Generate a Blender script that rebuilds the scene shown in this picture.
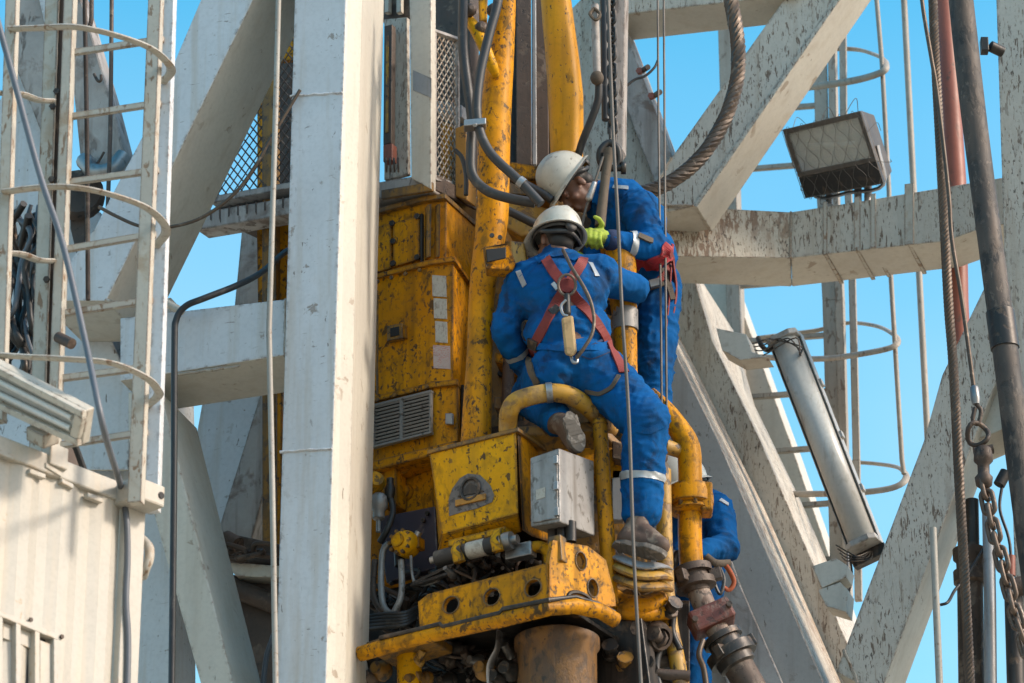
import bpy, bmesh, math, random
from mathutils import Vector, Matrix, noise
random.seed(7)
V = Vector
R = math.radians
for o in list(bpy.data.objects): bpy.data.objects.remove(o)
sc = bpy.context.scene
COL = sc.collection
# ------------------------------------------------------------------ camera
PITCH = R(25); FPX = 3700.0; W, H = 1024, 683
CAM = V((0, -16.77, 1.6))
FWD = V((0, math.cos(PITCH), math.sin(PITCH))); UP = V((0, -math.sin(PITCH), math.cos(PITCH)))
cd = bpy.data.cameras.new('camera'); cam = bpy.data.objects.new('camera', cd); COL.objects.link(cam)
cam.location = CAM; cam.rotation_euler = (math.pi/2 + PITCH, 0, 0)
cd.sensor_width = 36; cd.lens = FPX/W*36; cd.clip_end = 5000; cd.clip_start = .1
cd.dof.use_dof = True; cd.dof.focus_distance = 18.4; cd.dof.aperture_fstop = 3.2
sc.camera = cam
# ------------------------------------------------------------------ sky, sun, exposure
SUN_EL, SUN_AZ = R(34), R(107)          # azimuth clockwise from +Y (the viewing direction); the sun is on the right
sdir = V((math.sin(SUN_AZ)*math.cos(SUN_EL), math.cos(SUN_AZ)*math.cos(SUN_EL), math.sin(SUN_EL)))
wd = bpy.data.worlds.new('World'); sc.world = wd; wd.use_nodes = True
nt = wd.node_tree; bg = nt.nodes['Background']
sk = nt.nodes.new('ShaderNodeTexSky'); sk.sky_type = 'NISHITA'; sk.sun_disc = False
sk.sun_elevation = SUN_EL; sk.sun_rotation = SUN_AZ; sk.air_density = 1.3; sk.dust_density = 2.0; sk.ozone_density = 1.6
hs = nt.nodes.new('ShaderNodeHueSaturation'); hs.inputs['Hue'].default_value = .475; hs.inputs['Saturation'].default_value = 1.55; hs.inputs['Value'].default_value = 1.25
nt.links.new(sk.outputs[0], hs.inputs['Color']); 
# thin high haze drifting over the whole sky
tcw = nt.nodes.new('ShaderNodeTexCoord'); cn = nt.nodes.new('ShaderNodeTexNoise'); cn.inputs['Scale'].default_value = 4.5; cn.inputs['Detail'].default_value = 4; cn.inputs['Roughness'].default_value = .45
cmp_ = nt.nodes.new('ShaderNodeMapping'); cmp_.inputs['Location'].default_value = (.35, .1, .62); cmp_.inputs['Scale'].default_value = (1, 1, 1.5)
nt.links.new(tcw.outputs['Generated'], cmp_.inputs['Vector']); nt.links.new(cmp_.outputs[0], cn.inputs['Vector'])
cr = nt.nodes.new('ShaderNodeMapRange'); cr.inputs['From Min'].default_value = .36; cr.inputs['From Max'].default_value = .66; cr.inputs['To Min'].default_value = .25; cr.inputs['To Max'].default_value = 1.0; nt.links.new(cn.outputs['Fac'], cr.inputs['Value'])
sz = nt.nodes.new('ShaderNodeSeparateXYZ'); nt.links.new(tcw.outputs['Generated'], sz.inputs[0])
hz_ = nt.nodes.new('ShaderNodeMapRange'); hz_.inputs['From Min'].default_value = .22; hz_.inputs['From Max'].default_value = .52; hz_.inputs['To Min'].default_value = .95; hz_.inputs['To Max'].default_value = .0; nt.links.new(sz.outputs['Z'], hz_.inputs['Value'])   # haze thins with height
hm = nt.nodes.new('ShaderNodeMath'); hm.operation = 'MULTIPLY'; nt.links.new(cr.outputs[0], hm.inputs[0]); nt.links.new(hz_.outputs[0], hm.inputs[1])
cx_ = nt.nodes.new('ShaderNodeMix'); cx_.data_type = 'RGBA'; cx_.inputs[7].default_value = (3.9, 4.6, 5.0, 1); nt.links.new(hm.outputs[0], cx_.inputs[0]); nt.links.new(hs.outputs[0], cx_.inputs[6]); nt.links.new(cx_.outputs[2], bg.inputs['Color'])
bg.inputs['Strength'].default_value = .15
sl = bpy.data.lights.new('sun', 'SUN'); sl.energy = 2.5; sl.angle = R(8); sl.color = (1, .89, .75)
so = bpy.data.objects.new('sun', sl); COL.objects.link(so); so.rotation_euler = sdir.to_track_quat('Z', 'Y').to_euler()
so.location = (8, -4, 25)
sc.view_settings.view_transform = 'Standard'; sc.view_settings.look = 'None'; sc.view_settings.gamma = 1
sc.view_settings.exposure = .66
# ------------------------------------------------------------------ pixel -> place
def ray(px, py):
    d = FWD + V((1, 0, 0))*((px-512)/FPX) + UP*((341.5-py)/FPX)
    return d
def P(px, py, Y):
    d = ray(px, py); return CAM + d*((Y-CAM.y)/d.y)
class Fr:                                   # a vertical plane turned by phi; v = distance behind it
    def __init__(s, Y0, phi, x0=0):
        s.o = V((x0, Y0, 0)); p = R(phi)
        s.n = V((-math.sin(p), -math.cos(p), 0)); s.u = V((math.cos(p), -math.sin(p), 0)); s.b = -s.n
    def at(s, px, py, v=0.):
        d = ray(px, py); o = s.o + s.b*v
        return CAM + d*((o-CAM).dot(s.n)/d.dot(s.n))
    def poly(s, pts, v=0.): return [s.at(x, y, v) for x, y in pts]
ZU = V((0, 0, 1))
MA = Fr(-1.21, 18)       # left front side of the mast
MB = Fr(1.31, 18)        # right rear side of the mast
TD = Fr(-.29, 30)        # top drive
CT = Fr(-2.0, -48, x0=-1.75)   # container wall
# ------------------------------------------------------------------ materials
MATS = {}
def worn(name, c1, c2=None, chips=(), rough=.5, metal=0., edge=None, streak=None, bump=.15, coat=0., spec=.5):
    m = bpy.data.materials.new(name); m.use_nodes = True; t = m.node_tree; N = t.nodes; L = t.links
    b = N['Principled BSDF']; b.inputs['Metallic'].default_value = metal
    geo = N.new('ShaderNodeNewGeometry')
    def nz(scale, det=5, dist=0., rgh=.6):
        mp = N.new('ShaderNodeMapping'); L.new(geo.outputs['Position'], mp.inputs['Vector'])
        mp.inputs['Scale'].default_value = scale if isinstance(scale, tuple) else (scale,)*3
        mp.inputs['Location'].default_value = (random.uniform(0, 9), random.uniform(0, 9), random.uniform(0, 9))
        n = N.new('ShaderNodeTexNoise'); n.inputs['Scale'].default_value = 1; n.inputs['Detail'].default_value = det
        n.inputs['Roughness'].default_value = rgh; n.inputs['Distortion'].default_value = dist
        L.new(mp.outputs[0], n.inputs['Vector']); return n.outputs['Fac']
    def ramp(src, lo, hi):
        r = N.new('ShaderNodeMapRange'); r.inputs['From Min'].default_value = lo; r.inputs['From Max'].default_value = hi
        r.clamp = True; L.new(src, r.inputs['Value']); return r.outputs[0]
    def mul(a, k):
        q = N.new('ShaderNodeMath'); q.operation = 'MULTIPLY'; L.new(a, q.inputs[0])
        if isinstance(k, (int, float)): q.inputs[1].default_value = k
        else: L.new(k, q.inputs[1])
        return q.outputs[0]
    def mix(f, a, bb):
        x = N.new('ShaderNodeMix'); x.data_type = 'RGBA'; L.new(f, x.inputs['Factor'])
        for i, q in (('A', a), ('B', bb)):
            s = [k for k in x.inputs if k.name == i and k.type == 'RGBA'][0]
            if isinstance(q, tuple): s.default_value = (*q, 1)
            else: L.new(q, s)
        return [k for k in x.outputs if k.type == 'RGBA'][0]
    c2 = c2 or tuple(k*.82 for k in c1)
    col = mix(ramp(nz(2.3, 6), .32, .68), c1, c2)
    col = mix(mul(ramp(nz(45, 3), .45, .75), .25), col, tuple(k*.55 for k in c1))
    if streak:
        col = mix(mul(ramp(nz((14, 14, .9), 4), .5, .72), streak[1]), col, streak[0])
    mask = None
    for (s, lo, hi, cc, k) in chips:
        f = mul(ramp(nz(s, 7, .4), lo-.02, hi-.02), k); ad = N.new('ShaderNodeMath'); ad.operation = 'ADD'; ad.inputs[1].default_value = .15; L.new(ramp(nz(2.6, 4), .38, .58), ad.inputs[0]); ad.use_clamp = True
        f = mul(f, ad.outputs[0]); col = mix(f, col, cc)
        if mask is None: mask = f
        else:
            q = N.new('ShaderNodeMath'); q.operation = 'MAXIMUM'; L.new(mask, q.inputs[0]); L.new(f, q.inputs[1]); mask = q.outputs[0]
    if edge:
        bv = N.new('ShaderNodeBevel'); bv.samples = 2; bv.inputs['Radius'].default_value = edge[1]
        dp = N.new('ShaderNodeVectorMath'); dp.operation = 'DOT_PRODUCT'; L.new(bv.outputs[0], dp.inputs[0]); L.new(geo.outputs['Normal'], dp.inputs[1])
        r1 = N.new('ShaderNodeMapRange'); r1.inputs['From Min'].default_value = .99; r1.inputs['From Max'].default_value = .9; L.new(dp.outputs['Value'], r1.inputs['Value'])
        f = mul(r1.outputs[0], ramp(nz(26, 5), edge[2], edge[2]+.12)); col = mix(f, col, edge[0])
    L.new(col, b.inputs['Base Color'])
    rr = N.new('ShaderNodeMapRange'); rr.inputs['To Min'].default_value = max(.05, rough-.14); rr.inputs['To Max'].default_value = min(1, rough+.16)
    L.new(nz(7, 5), rr.inputs['Value']); L.new(rr.outputs[0], b.inputs['Roughness'])
    b.inputs['Coat Weight'].default_value = coat; b.inputs['Specular IOR Level'].default_value = spec
    if bump:
        bp = N.new('ShaderNodeBump'); bp.inputs['Strength'].default_value = bump; bp.inputs['Distance'].default_value = .004
        h = nz(30, 6)
        if mask is not None:
            q = N.new('ShaderNodeMath'); q.operation = 'SUBTRACT'; L.new(h, q.inputs[0]); L.new(mul(mask, 1.5), q.inputs[1]); h = q.outputs[0]
        L.new(h, bp.inputs['Height']); L.new(bp.outputs[0], b.inputs['Normal'])
    MATS[name] = m; return m
RUST = (.11, .055, .03); DK = (.035, .028, .024); GRIME = (.10, .075, .05)
worn('white', (.57, .59, .61), (.51, .52, .53), [(9, .66, .69, (.20, .15, .11), .75), ((40, 40, 14), .68, .71, (.10, .07, .05), .9), ((14, 14, 60), .68, .70, (.16, .13, .11), .7)], .5, edge=(RUST, .030, .50), streak=((.40, .34, .26), .5))
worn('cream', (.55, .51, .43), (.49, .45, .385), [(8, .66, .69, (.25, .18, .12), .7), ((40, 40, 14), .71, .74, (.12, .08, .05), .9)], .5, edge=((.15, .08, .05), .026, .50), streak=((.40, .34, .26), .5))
worn('weathered', (.52, .475, .405), (.45, .41, .345), [((50, 50, 3.2), .63, .69, (.17, .105, .06), .7), ((64, 64, 13), .59, .63, (.12, .07, .04), .9), ((95, 95, 30), .61, .65, (.06, .038, .025), .9), (4.5, .62, .78, (.25, .21, .18), .45)], .62, edge=((.10, .06, .04), .030, .46), streak=((.33, .26, .19), .65), bump=.35)
worn('dirtywhite', (.42, .39, .36), (.27, .24, .22), [((18, 18, 6), .57, .63, (.09, .065, .05), .85), (5, .58, .66, (.12, .07, .045), .7)], .65, edge=((.07, .05, .04), .014, .4), streak=((.14, .11, .09), .75), bump=.4)
worn('yellow', (.63, .272, .002), (.48, .18, .002), [((15, 15, 10), .55, .65, (.15, .075, .010), .8), ((48, 48, 34), .58, .63, DK, .9), (3.5, .52, .72, (.25, .12, .008), .7), ((25, 25, 18), .60, .63, (.05, .035, .02), .85)], .48, edge=(DK, .024, .28), streak=((.13, .065, .012), .75), bump=.3, spec=.14)
worn('brightyellow', (.68, .345, .004), (.56, .25, .003), [((11, 11, 8), .54, .65, (.20, .11, .012), .75), ((42, 42, 30), .59, .63, DK, .9), ((20, 20, 15), .61, .65, (.07, .05, .03), .85)], .46, edge=(DK, .020, .34), streak=((.25, .14, .02), .5), bump=.25, spec=.14)
worn('grimyyellow', (.34, .165, .014), (.17, .085, .016), [((19, 19, 13), .52, .62, (.06, .045, .03), .85), ((30, 30, 20), .58, .64, (.03, .025, .02), .9)], .5, edge=(DK, .016, .36), streak=((.06, .045, .03), .8), bump=.4)
worn('rustyellow', (.48, .25, .01), (.33, .18, .03), [((8, 8, 10), .53, .60, (.16, .09, .045), .85), ((26, 26, 18), .58, .63, DK, .9)], .55, edge=(RUST, .014, .38), streak=((.34, .27, .17), .5), bump=.4)
worn('fixture', (.40, .39, .37), (.31, .30, .285), [(14, .58, .66, (.16, .13, .10), .7)], .5, .15, edge=((.12, .10, .08), .01, .45), streak=((.2, .17, .14), .55), bump=.1)
worn('dustdiffuser', (.50, .50, .47), (.42, .41, .385), [((16, 16, 5), .56, .68, (.25, .22, .18), .6)], .3, bump=.05)
worn('rustpipe', (.36, .29, .23), (.22, .15, .11), [((14, 14, 9), .52, .6, (.11, .06, .04), .85), (30, .58, .63, DK, .85)], .6, edge=(DK, .012, .4), streak=((.12, .07, .045), .7), bump=.4)
worn('slatgrey', (.26, .25, .235), (.19, .18, .17), [(20, .6, .66, DK, .7)], .55, .2, bump=.1)
worn('steel', (.33, .33, .33), (.24, .24, .24), [(12, .62, .7, (.08, .06, .05), .7)], .42, .75, edge=((.4, .4, .4), .01, .4), streak=((.14, .12, .10), .5))
worn('stainless', (.36, .35, .335), (.27, .26, .25), [((22, 22, 16), .60, .65, (.10, .085, .07), .8), (5, .6, .75, (.14, .12, .10), .6)], .5, .35, edge=(DK, .012, .42), streak=((.13, .11, .09), .7), bump=.15)
worn('dullcream', (.37, .335, .285), (.28, .25, .21), [((30, 30, 12), .60, .65, (.13, .08, .05), .8)], .6, edge=((.12, .08, .05), .01, .42), streak=((.2, .16, .12), .6), bump=.15)
worn('bailyellow', (.66, .30, .003), (.55, .22, .003), [((20, 20, 10), .62, .68, (.14, .075, .010), .75), ((50, 50, 30), .63, .67, DK, .9), (5, .55, .72, (.28, .13, .004), .6)], .5, streak=((.30, .14, .004), .6), bump=.3, spec=.25)
worn('galv', (.36, .37, .38), (.26, .27, .28), [(9, .6, .68, (.12, .10, .08), .6)], .48, .5, edge=((.12, .09, .07), .01, .45), streak=((.18, .15, .12), .5))
worn('peelcream', (.54, .48, .39), (.46, .40, .32), [((40, 40, 12), .51, .57, (.20, .115, .065), .9), (7, .53, .63, (.30, .21, .14), .75), ((90, 90, 40), .58, .62, (.07, .045, .03), .9)], .6, edge=((.10, .06, .04), .012, .42), streak=((.36, .26, .18), .6), bump=.4)
worn('shadedgrey', (.35, .33, .305), (.30, .28, .255), [(9, .65, .69, (.15, .11, .08), .7), ((40, 40, 14), .66, .70, (.10, .07, .05), .9)], .6, edge=((.12, .08, .06), .012, .45), streak=((.24, .21, .18), .6), bump=.2)  # darker grey with shade put into the colour, for one brace's front face
worn('darkpipe', (.095, .074, .058), (.04, .033, .029), [((14, 14, 7), .50, .58, (.025, .022, .02), .9), ((30, 30, 18), .60, .66, (.17, .13, .10), .65)], .62, .15, streak=((.13, .09, .065), .7), bump=.4)
worn('dirtylamp', (.13, .11, .095), (.08, .068, .058), [(12, .56, .66, (.07, .055, .045), .8)], .5, .4, edge=((.3, .27, .24), .008, .5), streak=((.07, .055, .045), .6), bump=.2)
worn('ladder', (.48, .45, .38), (.41, .37, .31), [((30, 30, 12), .575, .63, (.20, .11, .05), .85), (6, .55, .68, (.33, .22, .12), .6)], .55, edge=(RUST, .012, .34), bump=.25)
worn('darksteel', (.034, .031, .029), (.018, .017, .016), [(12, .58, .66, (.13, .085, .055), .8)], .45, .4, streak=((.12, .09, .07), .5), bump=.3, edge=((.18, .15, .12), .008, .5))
worn('brownsteel', (.10, .066, .048), (.05, .036, .028), [(10, .57, .66, (.2, .15, .11), .7), (28, .6, .66, (.02, .017, .015), .9)], .6, .2, streak=((.04, .03, .025), .6), bump=.4)
worn('purpleplate', (.06, .05, .075), (.035, .03, .045), [(14, .6, .68, (.14, .11, .10), .7)], .45, .2, bump=.2, edge=((.2, .16, .13), .01, .5))
worn('rustchain', (.17, .125, .095), (.09, .065, .05), [(30, .56, .66, (.28, .25, .22), .6)], .5, .4, bump=.3)
worn('rustred', (.17, .045, .03), (.11, .035, .026), [(16, .55, .65, (.25, .2, .17), .7), (30, .58, .64, DK, .8)], .6, bump=.4, edge=(DK, .012, .4))
worn('rustdrum', (.20, .095, .022), (.085, .05, .026), [((10, 10, 5), .47, .57, (.07, .045, .03), .85), ((26, 26, 16), .57, .63, (.03, .025, .02), .9)], .55, edge=(DK, .014, .36), streak=((.09, .055, .035), .85), bump=.4)
worn('redpipe', (.27, .075, .042), (.20, .06, .036), [((12, 12, 7), .64, .68, (.10, .05, .03), .85)], .5, streak=((.24, .07, .04), .5))
worn('rubber', (.018, .018, .020), (.03, .029, .028), [(11, .6, .7, (.11, .095, .08), .6)], .52, bump=.1)
worn('greycable', (.12, .13, .15), (.09, .10, .115), [], .5, bump=.05)
worn('rope', (.12, .085, .06), (.07, .052, .04), [(30, .58, .66, (.22, .17, .13), .7)], .5, .45, bump=.25)
worn('thinwire', (.12, .105, .09), (.07, .06, .052), [], .6, .1, bump=0)
worn('strap', (.115, .085, .055), (.065, .05, .038), [(22, .58, .66, (.03, .025, .02), .8)], .8, bump=.4)
worn('container', (.44, .41, .355), (.41, .38, .33), [(7, .68, .71, (.36, .25, .14), .6)], .5, edge=((.33, .22, .12), .012, .5), streak=((.52, .42, .30), .45), bump=.12)
worn('coverall', (.003, .095, .30), (.003, .066, .205), [((7, 7, 6), .50, .68, (.012, .032, .075), .85), (20, .58, .70, (.04, .07, .12), .4), ((10, 10, 8), .60, .69, (.016, .024, .04), .7)], .9, bump=.4, spec=.1)
worn('darkcoverall', (.008, .024, .08), (.008, .022, .07), [((7, 7, 6), .56, .72, (.012, .02, .045), .7)], .85, bump=.5)
worn('skin', (.17, .078, .046), (.125, .056, .034), [], .5, bump=.05)
worn('hair', (.014, .011, .009), None, [], .6, bump=.6)
worn('helmet', (.56, .54, .47), (.48, .46, .39), [((26, 26, 20), .62, .66, (.16, .12, .09), .7), (9, .6, .7, (.40, .34, .26), .55)], .38, bump=.04, coat=.2)
worn('harness', (.21, .024, .018), (.15, .02, .016), [(18, .6, .7, (.09, .03, .025), .7)], .75, bump=.3)
worn('redbelt', (.40, .018, .024), (.30, .014, .02), [(18, .62, .7, (.12, .03, .03), .7)], .7, bump=.3)
worn('reflect', (.38, .40, .41), (.30, .32, .33), [(20, .6, .7, (.2, .2, .2), .5)], .4, .2, bump=.05)
worn('boot', (.115, .066, .042), (.065, .040, .029), [(14, .57, .67, (.24, .19, .14), .6)], .7, bump=.4)
worn('sole', (.13, .11, .09), (.075, .064, .054), [(22, .55, .64, (.32, .28, .24), .6)], .8, bump=.3)
worn('glove', (.33, .42, .04), (.22, .29, .025), [(16, .52, .64, (.07, .075, .03), .8)], .8, bump=.3)
worn('darkglove', (.03, .03, .032), None, [], .8, bump=.3)
worn('wood', (.45, .30, .13), (.34, .21, .09), [(15, .58, .68, (.12, .07, .03), .7)], .6, bump=.2)
worn('orange', (.38, .075, .014), None, [], .6)
worn('yellowstrap', (.36, .27, .02), None, [(20, .6, .7, (.1, .07, .02), .7)], .7)
worn('paper', (.46, .43, .37), (.39, .36, .30), [((30, 30, 20), .57, .62, (.20, .17, .13), .7), ((120, 120, 60), .56, .6, (.25, .2, .18), .6)], .6, bump=0)
worn('redpaper', (.48, .39, .35), (.44, .32, .29), [((70, 70, 220), .55, .58, (.45, .10, .08), .7), (25, .6, .68, (.2, .15, .12), .6)], .6, bump=0)
worn('emblem', (.10, .09, .085), (.17, .15, .14), [(40, .55, .62, (.03, .025, .025), .8)], .6, bump=.2)
worn('ochre', (.42, .20, .03), None, [(30, .58, .64, DK, .8)], .6, bump=.2)
worn('glassgrey', (.20, .20, .19), (.30, .29, .27), [(5, .5, .7, (.10, .095, .09), .5)], .12, 0., bump=0, coat=.6)
worn('lampwhite', (.66, .66, .63), (.58, .58, .55), [], .3, bump=0)
worn('reflector', (.52, .52, .50), (.44, .44, .42), [(5, .58, .7, (.25, .23, .2), .6)], .4, .0, bump=.02)
worn('windowdark', (.03, .035, .04), None, [], .1, bump=0)
worn('sand', (.44, .36, .26), (.39, .32, .235), [(1.5, .55, .7, (.30, .22, .14), .6)], .9, bump=.3)
worn('offwhitewire', (.36, .34, .30), (.26, .235, .20), [(40, .6, .66, (.15, .09, .05), .7)], .55, bump=0)
worn('blackgap', (.015, .013, .012), None, [], .7, bump=0)
# floodlight / tube glass: real dirty glass
def glassmat():
    m = bpy.data.materials.new('dustyglass'); m.use_nodes = True; t = m.node_tree; N = t.nodes; L = t.links
    N.remove(N['Principled BSDF']); out = N['Material Output']
    tr = N.new('ShaderNodeBsdfTransparent'); tr.inputs[0].default_value = (.93, .94, .92, 1)
    di = N.new('ShaderNodeBsdfDiffuse'); di.inputs[0].default_value = (.55, .54, .49, 1)
    gl = N.new('ShaderNodeBsdfGlossy'); gl.inputs['Roughness'].default_value = .12
    nz = N.new('ShaderNodeTexNoise'); nz.inputs['Scale'].default_value = 6; nz.inputs['Detail'].default_value = 6
    mr = N.new('ShaderNodeMapRange'); mr.inputs['To Min'].default_value = .12; mr.inputs['To Max'].default_value = .5; L.new(nz.outputs['Fac'], mr.inputs['Value'])
    m1 = N.new('ShaderNodeMixShader'); L.new(mr.outputs[0], m1.inputs[0]); L.new(tr.outputs[0], m1.inputs[1]); L.new(di.outputs[0], m1.inputs[2])
    m2 = N.new('ShaderNodeMixShader'); m2.inputs[0].default_value = .10; L.new(m1.outputs[0], m2.inputs[1]); L.new(gl.outputs[0], m2.inputs[2]); L.new(m2.outputs[0], out.inputs[0])
    MATS['dustyglass'] = m
glassmat()
# ------------------------------------------------------------------ mesh builder
def spl(pts, n=8):
    if len(pts) < 3: return list(pts)
    q = [pts[0]*2-pts[1]] + list(pts) + [pts[-1]*2-pts[-2]]; out = []
    for i in range(1, len(q)-2):
        a, b, c, d = q[i-1:i+3]
        for k in range(n):
            t = k/n
            out.append(.5*((2*b)+(c-a)*t+(2*a-5*b+4*c-d)*t*t+(3*b-a-3*c+d)*t**3))
    out.append(pts[-1]); return out
def lerp(vals, n, m):
    return [vals[min(int(i/n), len(vals)-2)]*(1-(i/n-min(int(i/n), len(vals)-2)))+vals[min(int(i/n), len(vals)-2)+1]*(i/n-min(int(i/n), len(vals)-2)) for i in range(m)]
def ortho(d):
    d = d.normalized(); a = V((0, 0, 1)) if abs(d.z) < .9 else V((1, 0, 0))
    x = d.cross(a).normalized(); return x, d.cross(x).normalized()
class B:
    def __init__(s): s.bm = bmesh.new()
    def slab(s, poly, vec):
        a = [s.bm.verts.new(p) for p in poly]; b = [s.bm.verts.new(p+vec) for p in poly]; n = len(a)
        s.bm.faces.new(a); s.bm.faces.new(b[::-1])
        for i in range(n): s.bm.faces.new((a[i], b[i], b[(i+1) % n], a[(i+1) % n]))
        return s
    def loft(s, A, C):
        a = [s.bm.verts.new(p) for p in A]; b = [s.bm.verts.new(p) for p in C]; n = len(a)
        s.bm.faces.new(a); s.bm.faces.new(b[::-1])
        for i in range(n): s.bm.faces.new((a[i], b[i], b[(i+1) % n], a[(i+1) % n]))
        return s
    def box(s, c, ax, hs):
        x, y, z = [a.normalized()*h for a, h in zip(ax, hs)]
        return s.slab([c-x-y-z, c+x-y-z, c+x+y-z, c-x+y-z], z*2)
    def bar(s, a, b, w, d, n):           # rectangular bar a->b, w across, d along -n from the front face
        t = (b-a).normalized(); n = (n-t*n.dot(t)).normalized(); x = t.cross(n)*(w/2)
        return s.slab([a-x, a+x, b+x, b-x], -n*d)
    def tube(s, pts, r, seg=12, closed=False, flat=None, cap=True):
        n = len(pts); rs = r if isinstance(r, (list, tuple)) else [r]*n
        if len(rs) != n: rs = [rs[min(len(rs)-1, int(i*(len(rs)-1)/(n-1)))]*(1-(i*(len(rs)-1)/(n-1)) % 1)+rs[min(len(rs)-1, int(i*(len(rs)-1)/(n-1))+1)]*((i*(len(rs)-1)/(n-1)) % 1) for i in range(n)]
        t0 = (pts[1]-pts[0]).normalized(); x, y = ortho(t0)
        if flat: x = (flat[0]-t0*flat[0].dot(t0)).normalized(); y = t0.cross(x)
        rings = []
        for i in range(n):
            if closed: t = (pts[(i+1) % n]-pts[i-1]).normalized()
            else: t = (pts[min(i+1, n-1)]-pts[max(i-1, 0)]).normalized()
            x = (x-t*x.dot(t)).normalized(); y = t.cross(x); k = flat[1] if flat else 1
            rings.append([s.bm.verts.new(pts[i]+(x*math.cos(2*math.pi*j/seg)*k+y*math.sin(2*math.pi*j/seg))*rs[i]) for j in range(seg)])
        m = n if closed else n-1
        for i in range(m):
            a, b = rings[i], rings[(i+1) % n]
            for j in range(seg):
                f = s.bm.faces.new((a[j], a[(j+1) % seg], b[(j+1) % seg], b[j])); f.smooth = seg > 5
        if not closed and cap: s.bm.faces.new(rings[0][::-1]); s.bm.faces.new(rings[-1])
        return s
    def lathe(s, a, d, prof, seg=24):    # prof: list of (dist along d, radius)
        d = d.normalized(); return s.tube2([a+d*h for h, r in prof], [r for h, r in prof], d, seg)
    def tube2(s, pts, rs, d, seg):
        x, y = ortho(d); rings = [[s.bm.verts.new(p+(x*math.cos(2*math.pi*j/seg)+y*math.sin(2*math.pi*j/seg))*max(r, .0004)) for j in range(seg)] for p, r in zip(pts, rs)]
        for a, b in zip(rings, rings[1:]):
            for j in range(seg):
                f = s.bm.faces.new((a[j], a[(j+1) % seg], b[(j+1) % seg], b[j])); f.smooth = True
        s.bm.faces.new(rings[0][::-1]); s.bm.faces.new(rings[-1]); return s
    def cyl(s, a, b, r, seg=18): return s.tube([a, b], r, seg)
    def ell(s, c, rad, ax=None, seg=16, rings=10):
        M = Matrix.Translation(c) @ ((Matrix((ax[0], ax[1], ax[2])).transposed().to_4x4()) if ax else Matrix.Identity(4)) @ Matrix.Diagonal((*rad, 1))
        r = bmesh.ops.create_uvsphere(s.bm, u_segments=seg, v_segments=rings, radius=1, matrix=M)
        for v in r['verts']:
            for f in v.link_faces: f.smooth = True
        return s
    def caps(s, a, b, ra, rb, seg=14):
        d = b-a; L = d.length; d = d/L; pr = []
        for k in range(0, 5): q = math.pi/2*(1-k/4); pr.append((-ra*math.sin(q), ra*math.cos(q)))
        for k in range(0, 5): q = math.pi/2*k/4; pr.append((L+rb*math.sin(q), rb*math.cos(q)))
        return s.lathe(a, d, pr, seg)
    def hexbolt(s, c, n, r=.014, h=.012):
        return s.tube([c, c+n.normalized()*h], r, 6)
    def done(s, name, mat, parent=None, bevel=0., label=None, stuff=False):
        bmesh.ops.recalc_face_normals(s.bm, faces=s.bm.faces)
        for e in s.bm.edges:
            if len(e.link_faces) == 2 and e.calc_face_angle(0) > R(50): e.smooth = False
        me = bpy.data.meshes.new(name); s.bm.to_mesh(me); s.bm.free()
        return link(name, me, mat, parent, bevel, label, stuff)
def link(name, me, mat, parent=None, bevel=0., label=None, stuff=False):
    o = bpy.data.objects.new(name, me); COL.objects.link(o)
    if mat and not me.materials: me.materials.append(MATS[mat])
    if parent: o.parent = parent
    if bevel:
        md = o.modifiers.new('bevel', 'BEVEL'); md.width = bevel; md.segments = 2; md.limit_method = 'ANGLE'; md.angle_limit = R(40)
    if label: o['label'] = label
    if stuff: o['kind'] = 'stuff'
    return o
def thing(name, label, cat, group=None):
    o = bpy.data.objects.new(name, None); COL.objects.link(o); o.empty_display_size = .1
    return tag(o, label, cat, group)
def tag(o, label, cat, group=None):
    o['label'] = label; o['category'] = cat
    if group: o['group'] = group
    return o
def place(name, me, parent, M):             # one more copy of a shared mesh, placed in world space
    o = bpy.data.objects.new(name, me); COL.objects.link(o); o.parent = parent; o.matrix_basis = M; o['_placed'] = 1; return o
def bolts(pts, n, parent, r=.014, h=.012, mat='brownsteel'):
    for p in pts: B().hexbolt(p, n, r, h).done('bolt', mat, parent)
def helix_rope(path, R0, strands=6, pitch=.16, seg=6, dens=8):
    b = B(); L = [0]
    for p, q in zip(path, path[1:]): L.append(L[-1]+(q-p).length)
    n = max(8, int(L[-1]/pitch*dens)); pts = []; j = 0
    for i in range(n+1):
        t = L[-1]*i/n
        while j < len(L)-2 and L[j+1] < t: j += 1
        f = (t-L[j])/max(1e-6, L[j+1]-L[j]); pts.append(path[j].lerp(path[j+1], f))
    x, _ = ortho(pts[1]-pts[0]); fr = []
    for i in range(len(pts)):
        t = (pts[min(i+1, len(pts)-1)]-pts[max(i-1, 0)]).normalized(); x = (x-t*x.dot(t)).normalized(); fr.append((x.copy(), t.cross(x)))
    for s in range(strands):
        hp = []
        for i, p in enumerate(pts):
            a = 2*math.pi*(s/strands+L[-1]*i/n/pitch); hp.append(p+(fr[i][0]*math.cos(a)+fr[i][1]*math.sin(a))*R0*.6)
        b.tube(hp, R0*.45, seg)
    b.tube(pts, R0*.5, 6); return b
def link_mesh(name, Lh, r, w, mat):         # oval chain link, long axis z, flat in xz
    b = B(); pts = []
    for k in range(20):
        a = 2*math.pi*k/20; pts.append(V((math.cos(a)*w, 0, math.sin(a)*w+(Lh if math.sin(a) > 1e-6 else -Lh if math.sin(a) < -1e-6 else 0))))
    b.tube(pts, r, 8, closed=True); bmesh.ops.recalc_face_normals(b.bm, faces=b.bm.faces)
    me = bpy.data.meshes.new(name); b.bm.to_mesh(me); b.bm.free(); me.materials.append(MATS[mat]); return me
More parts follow.
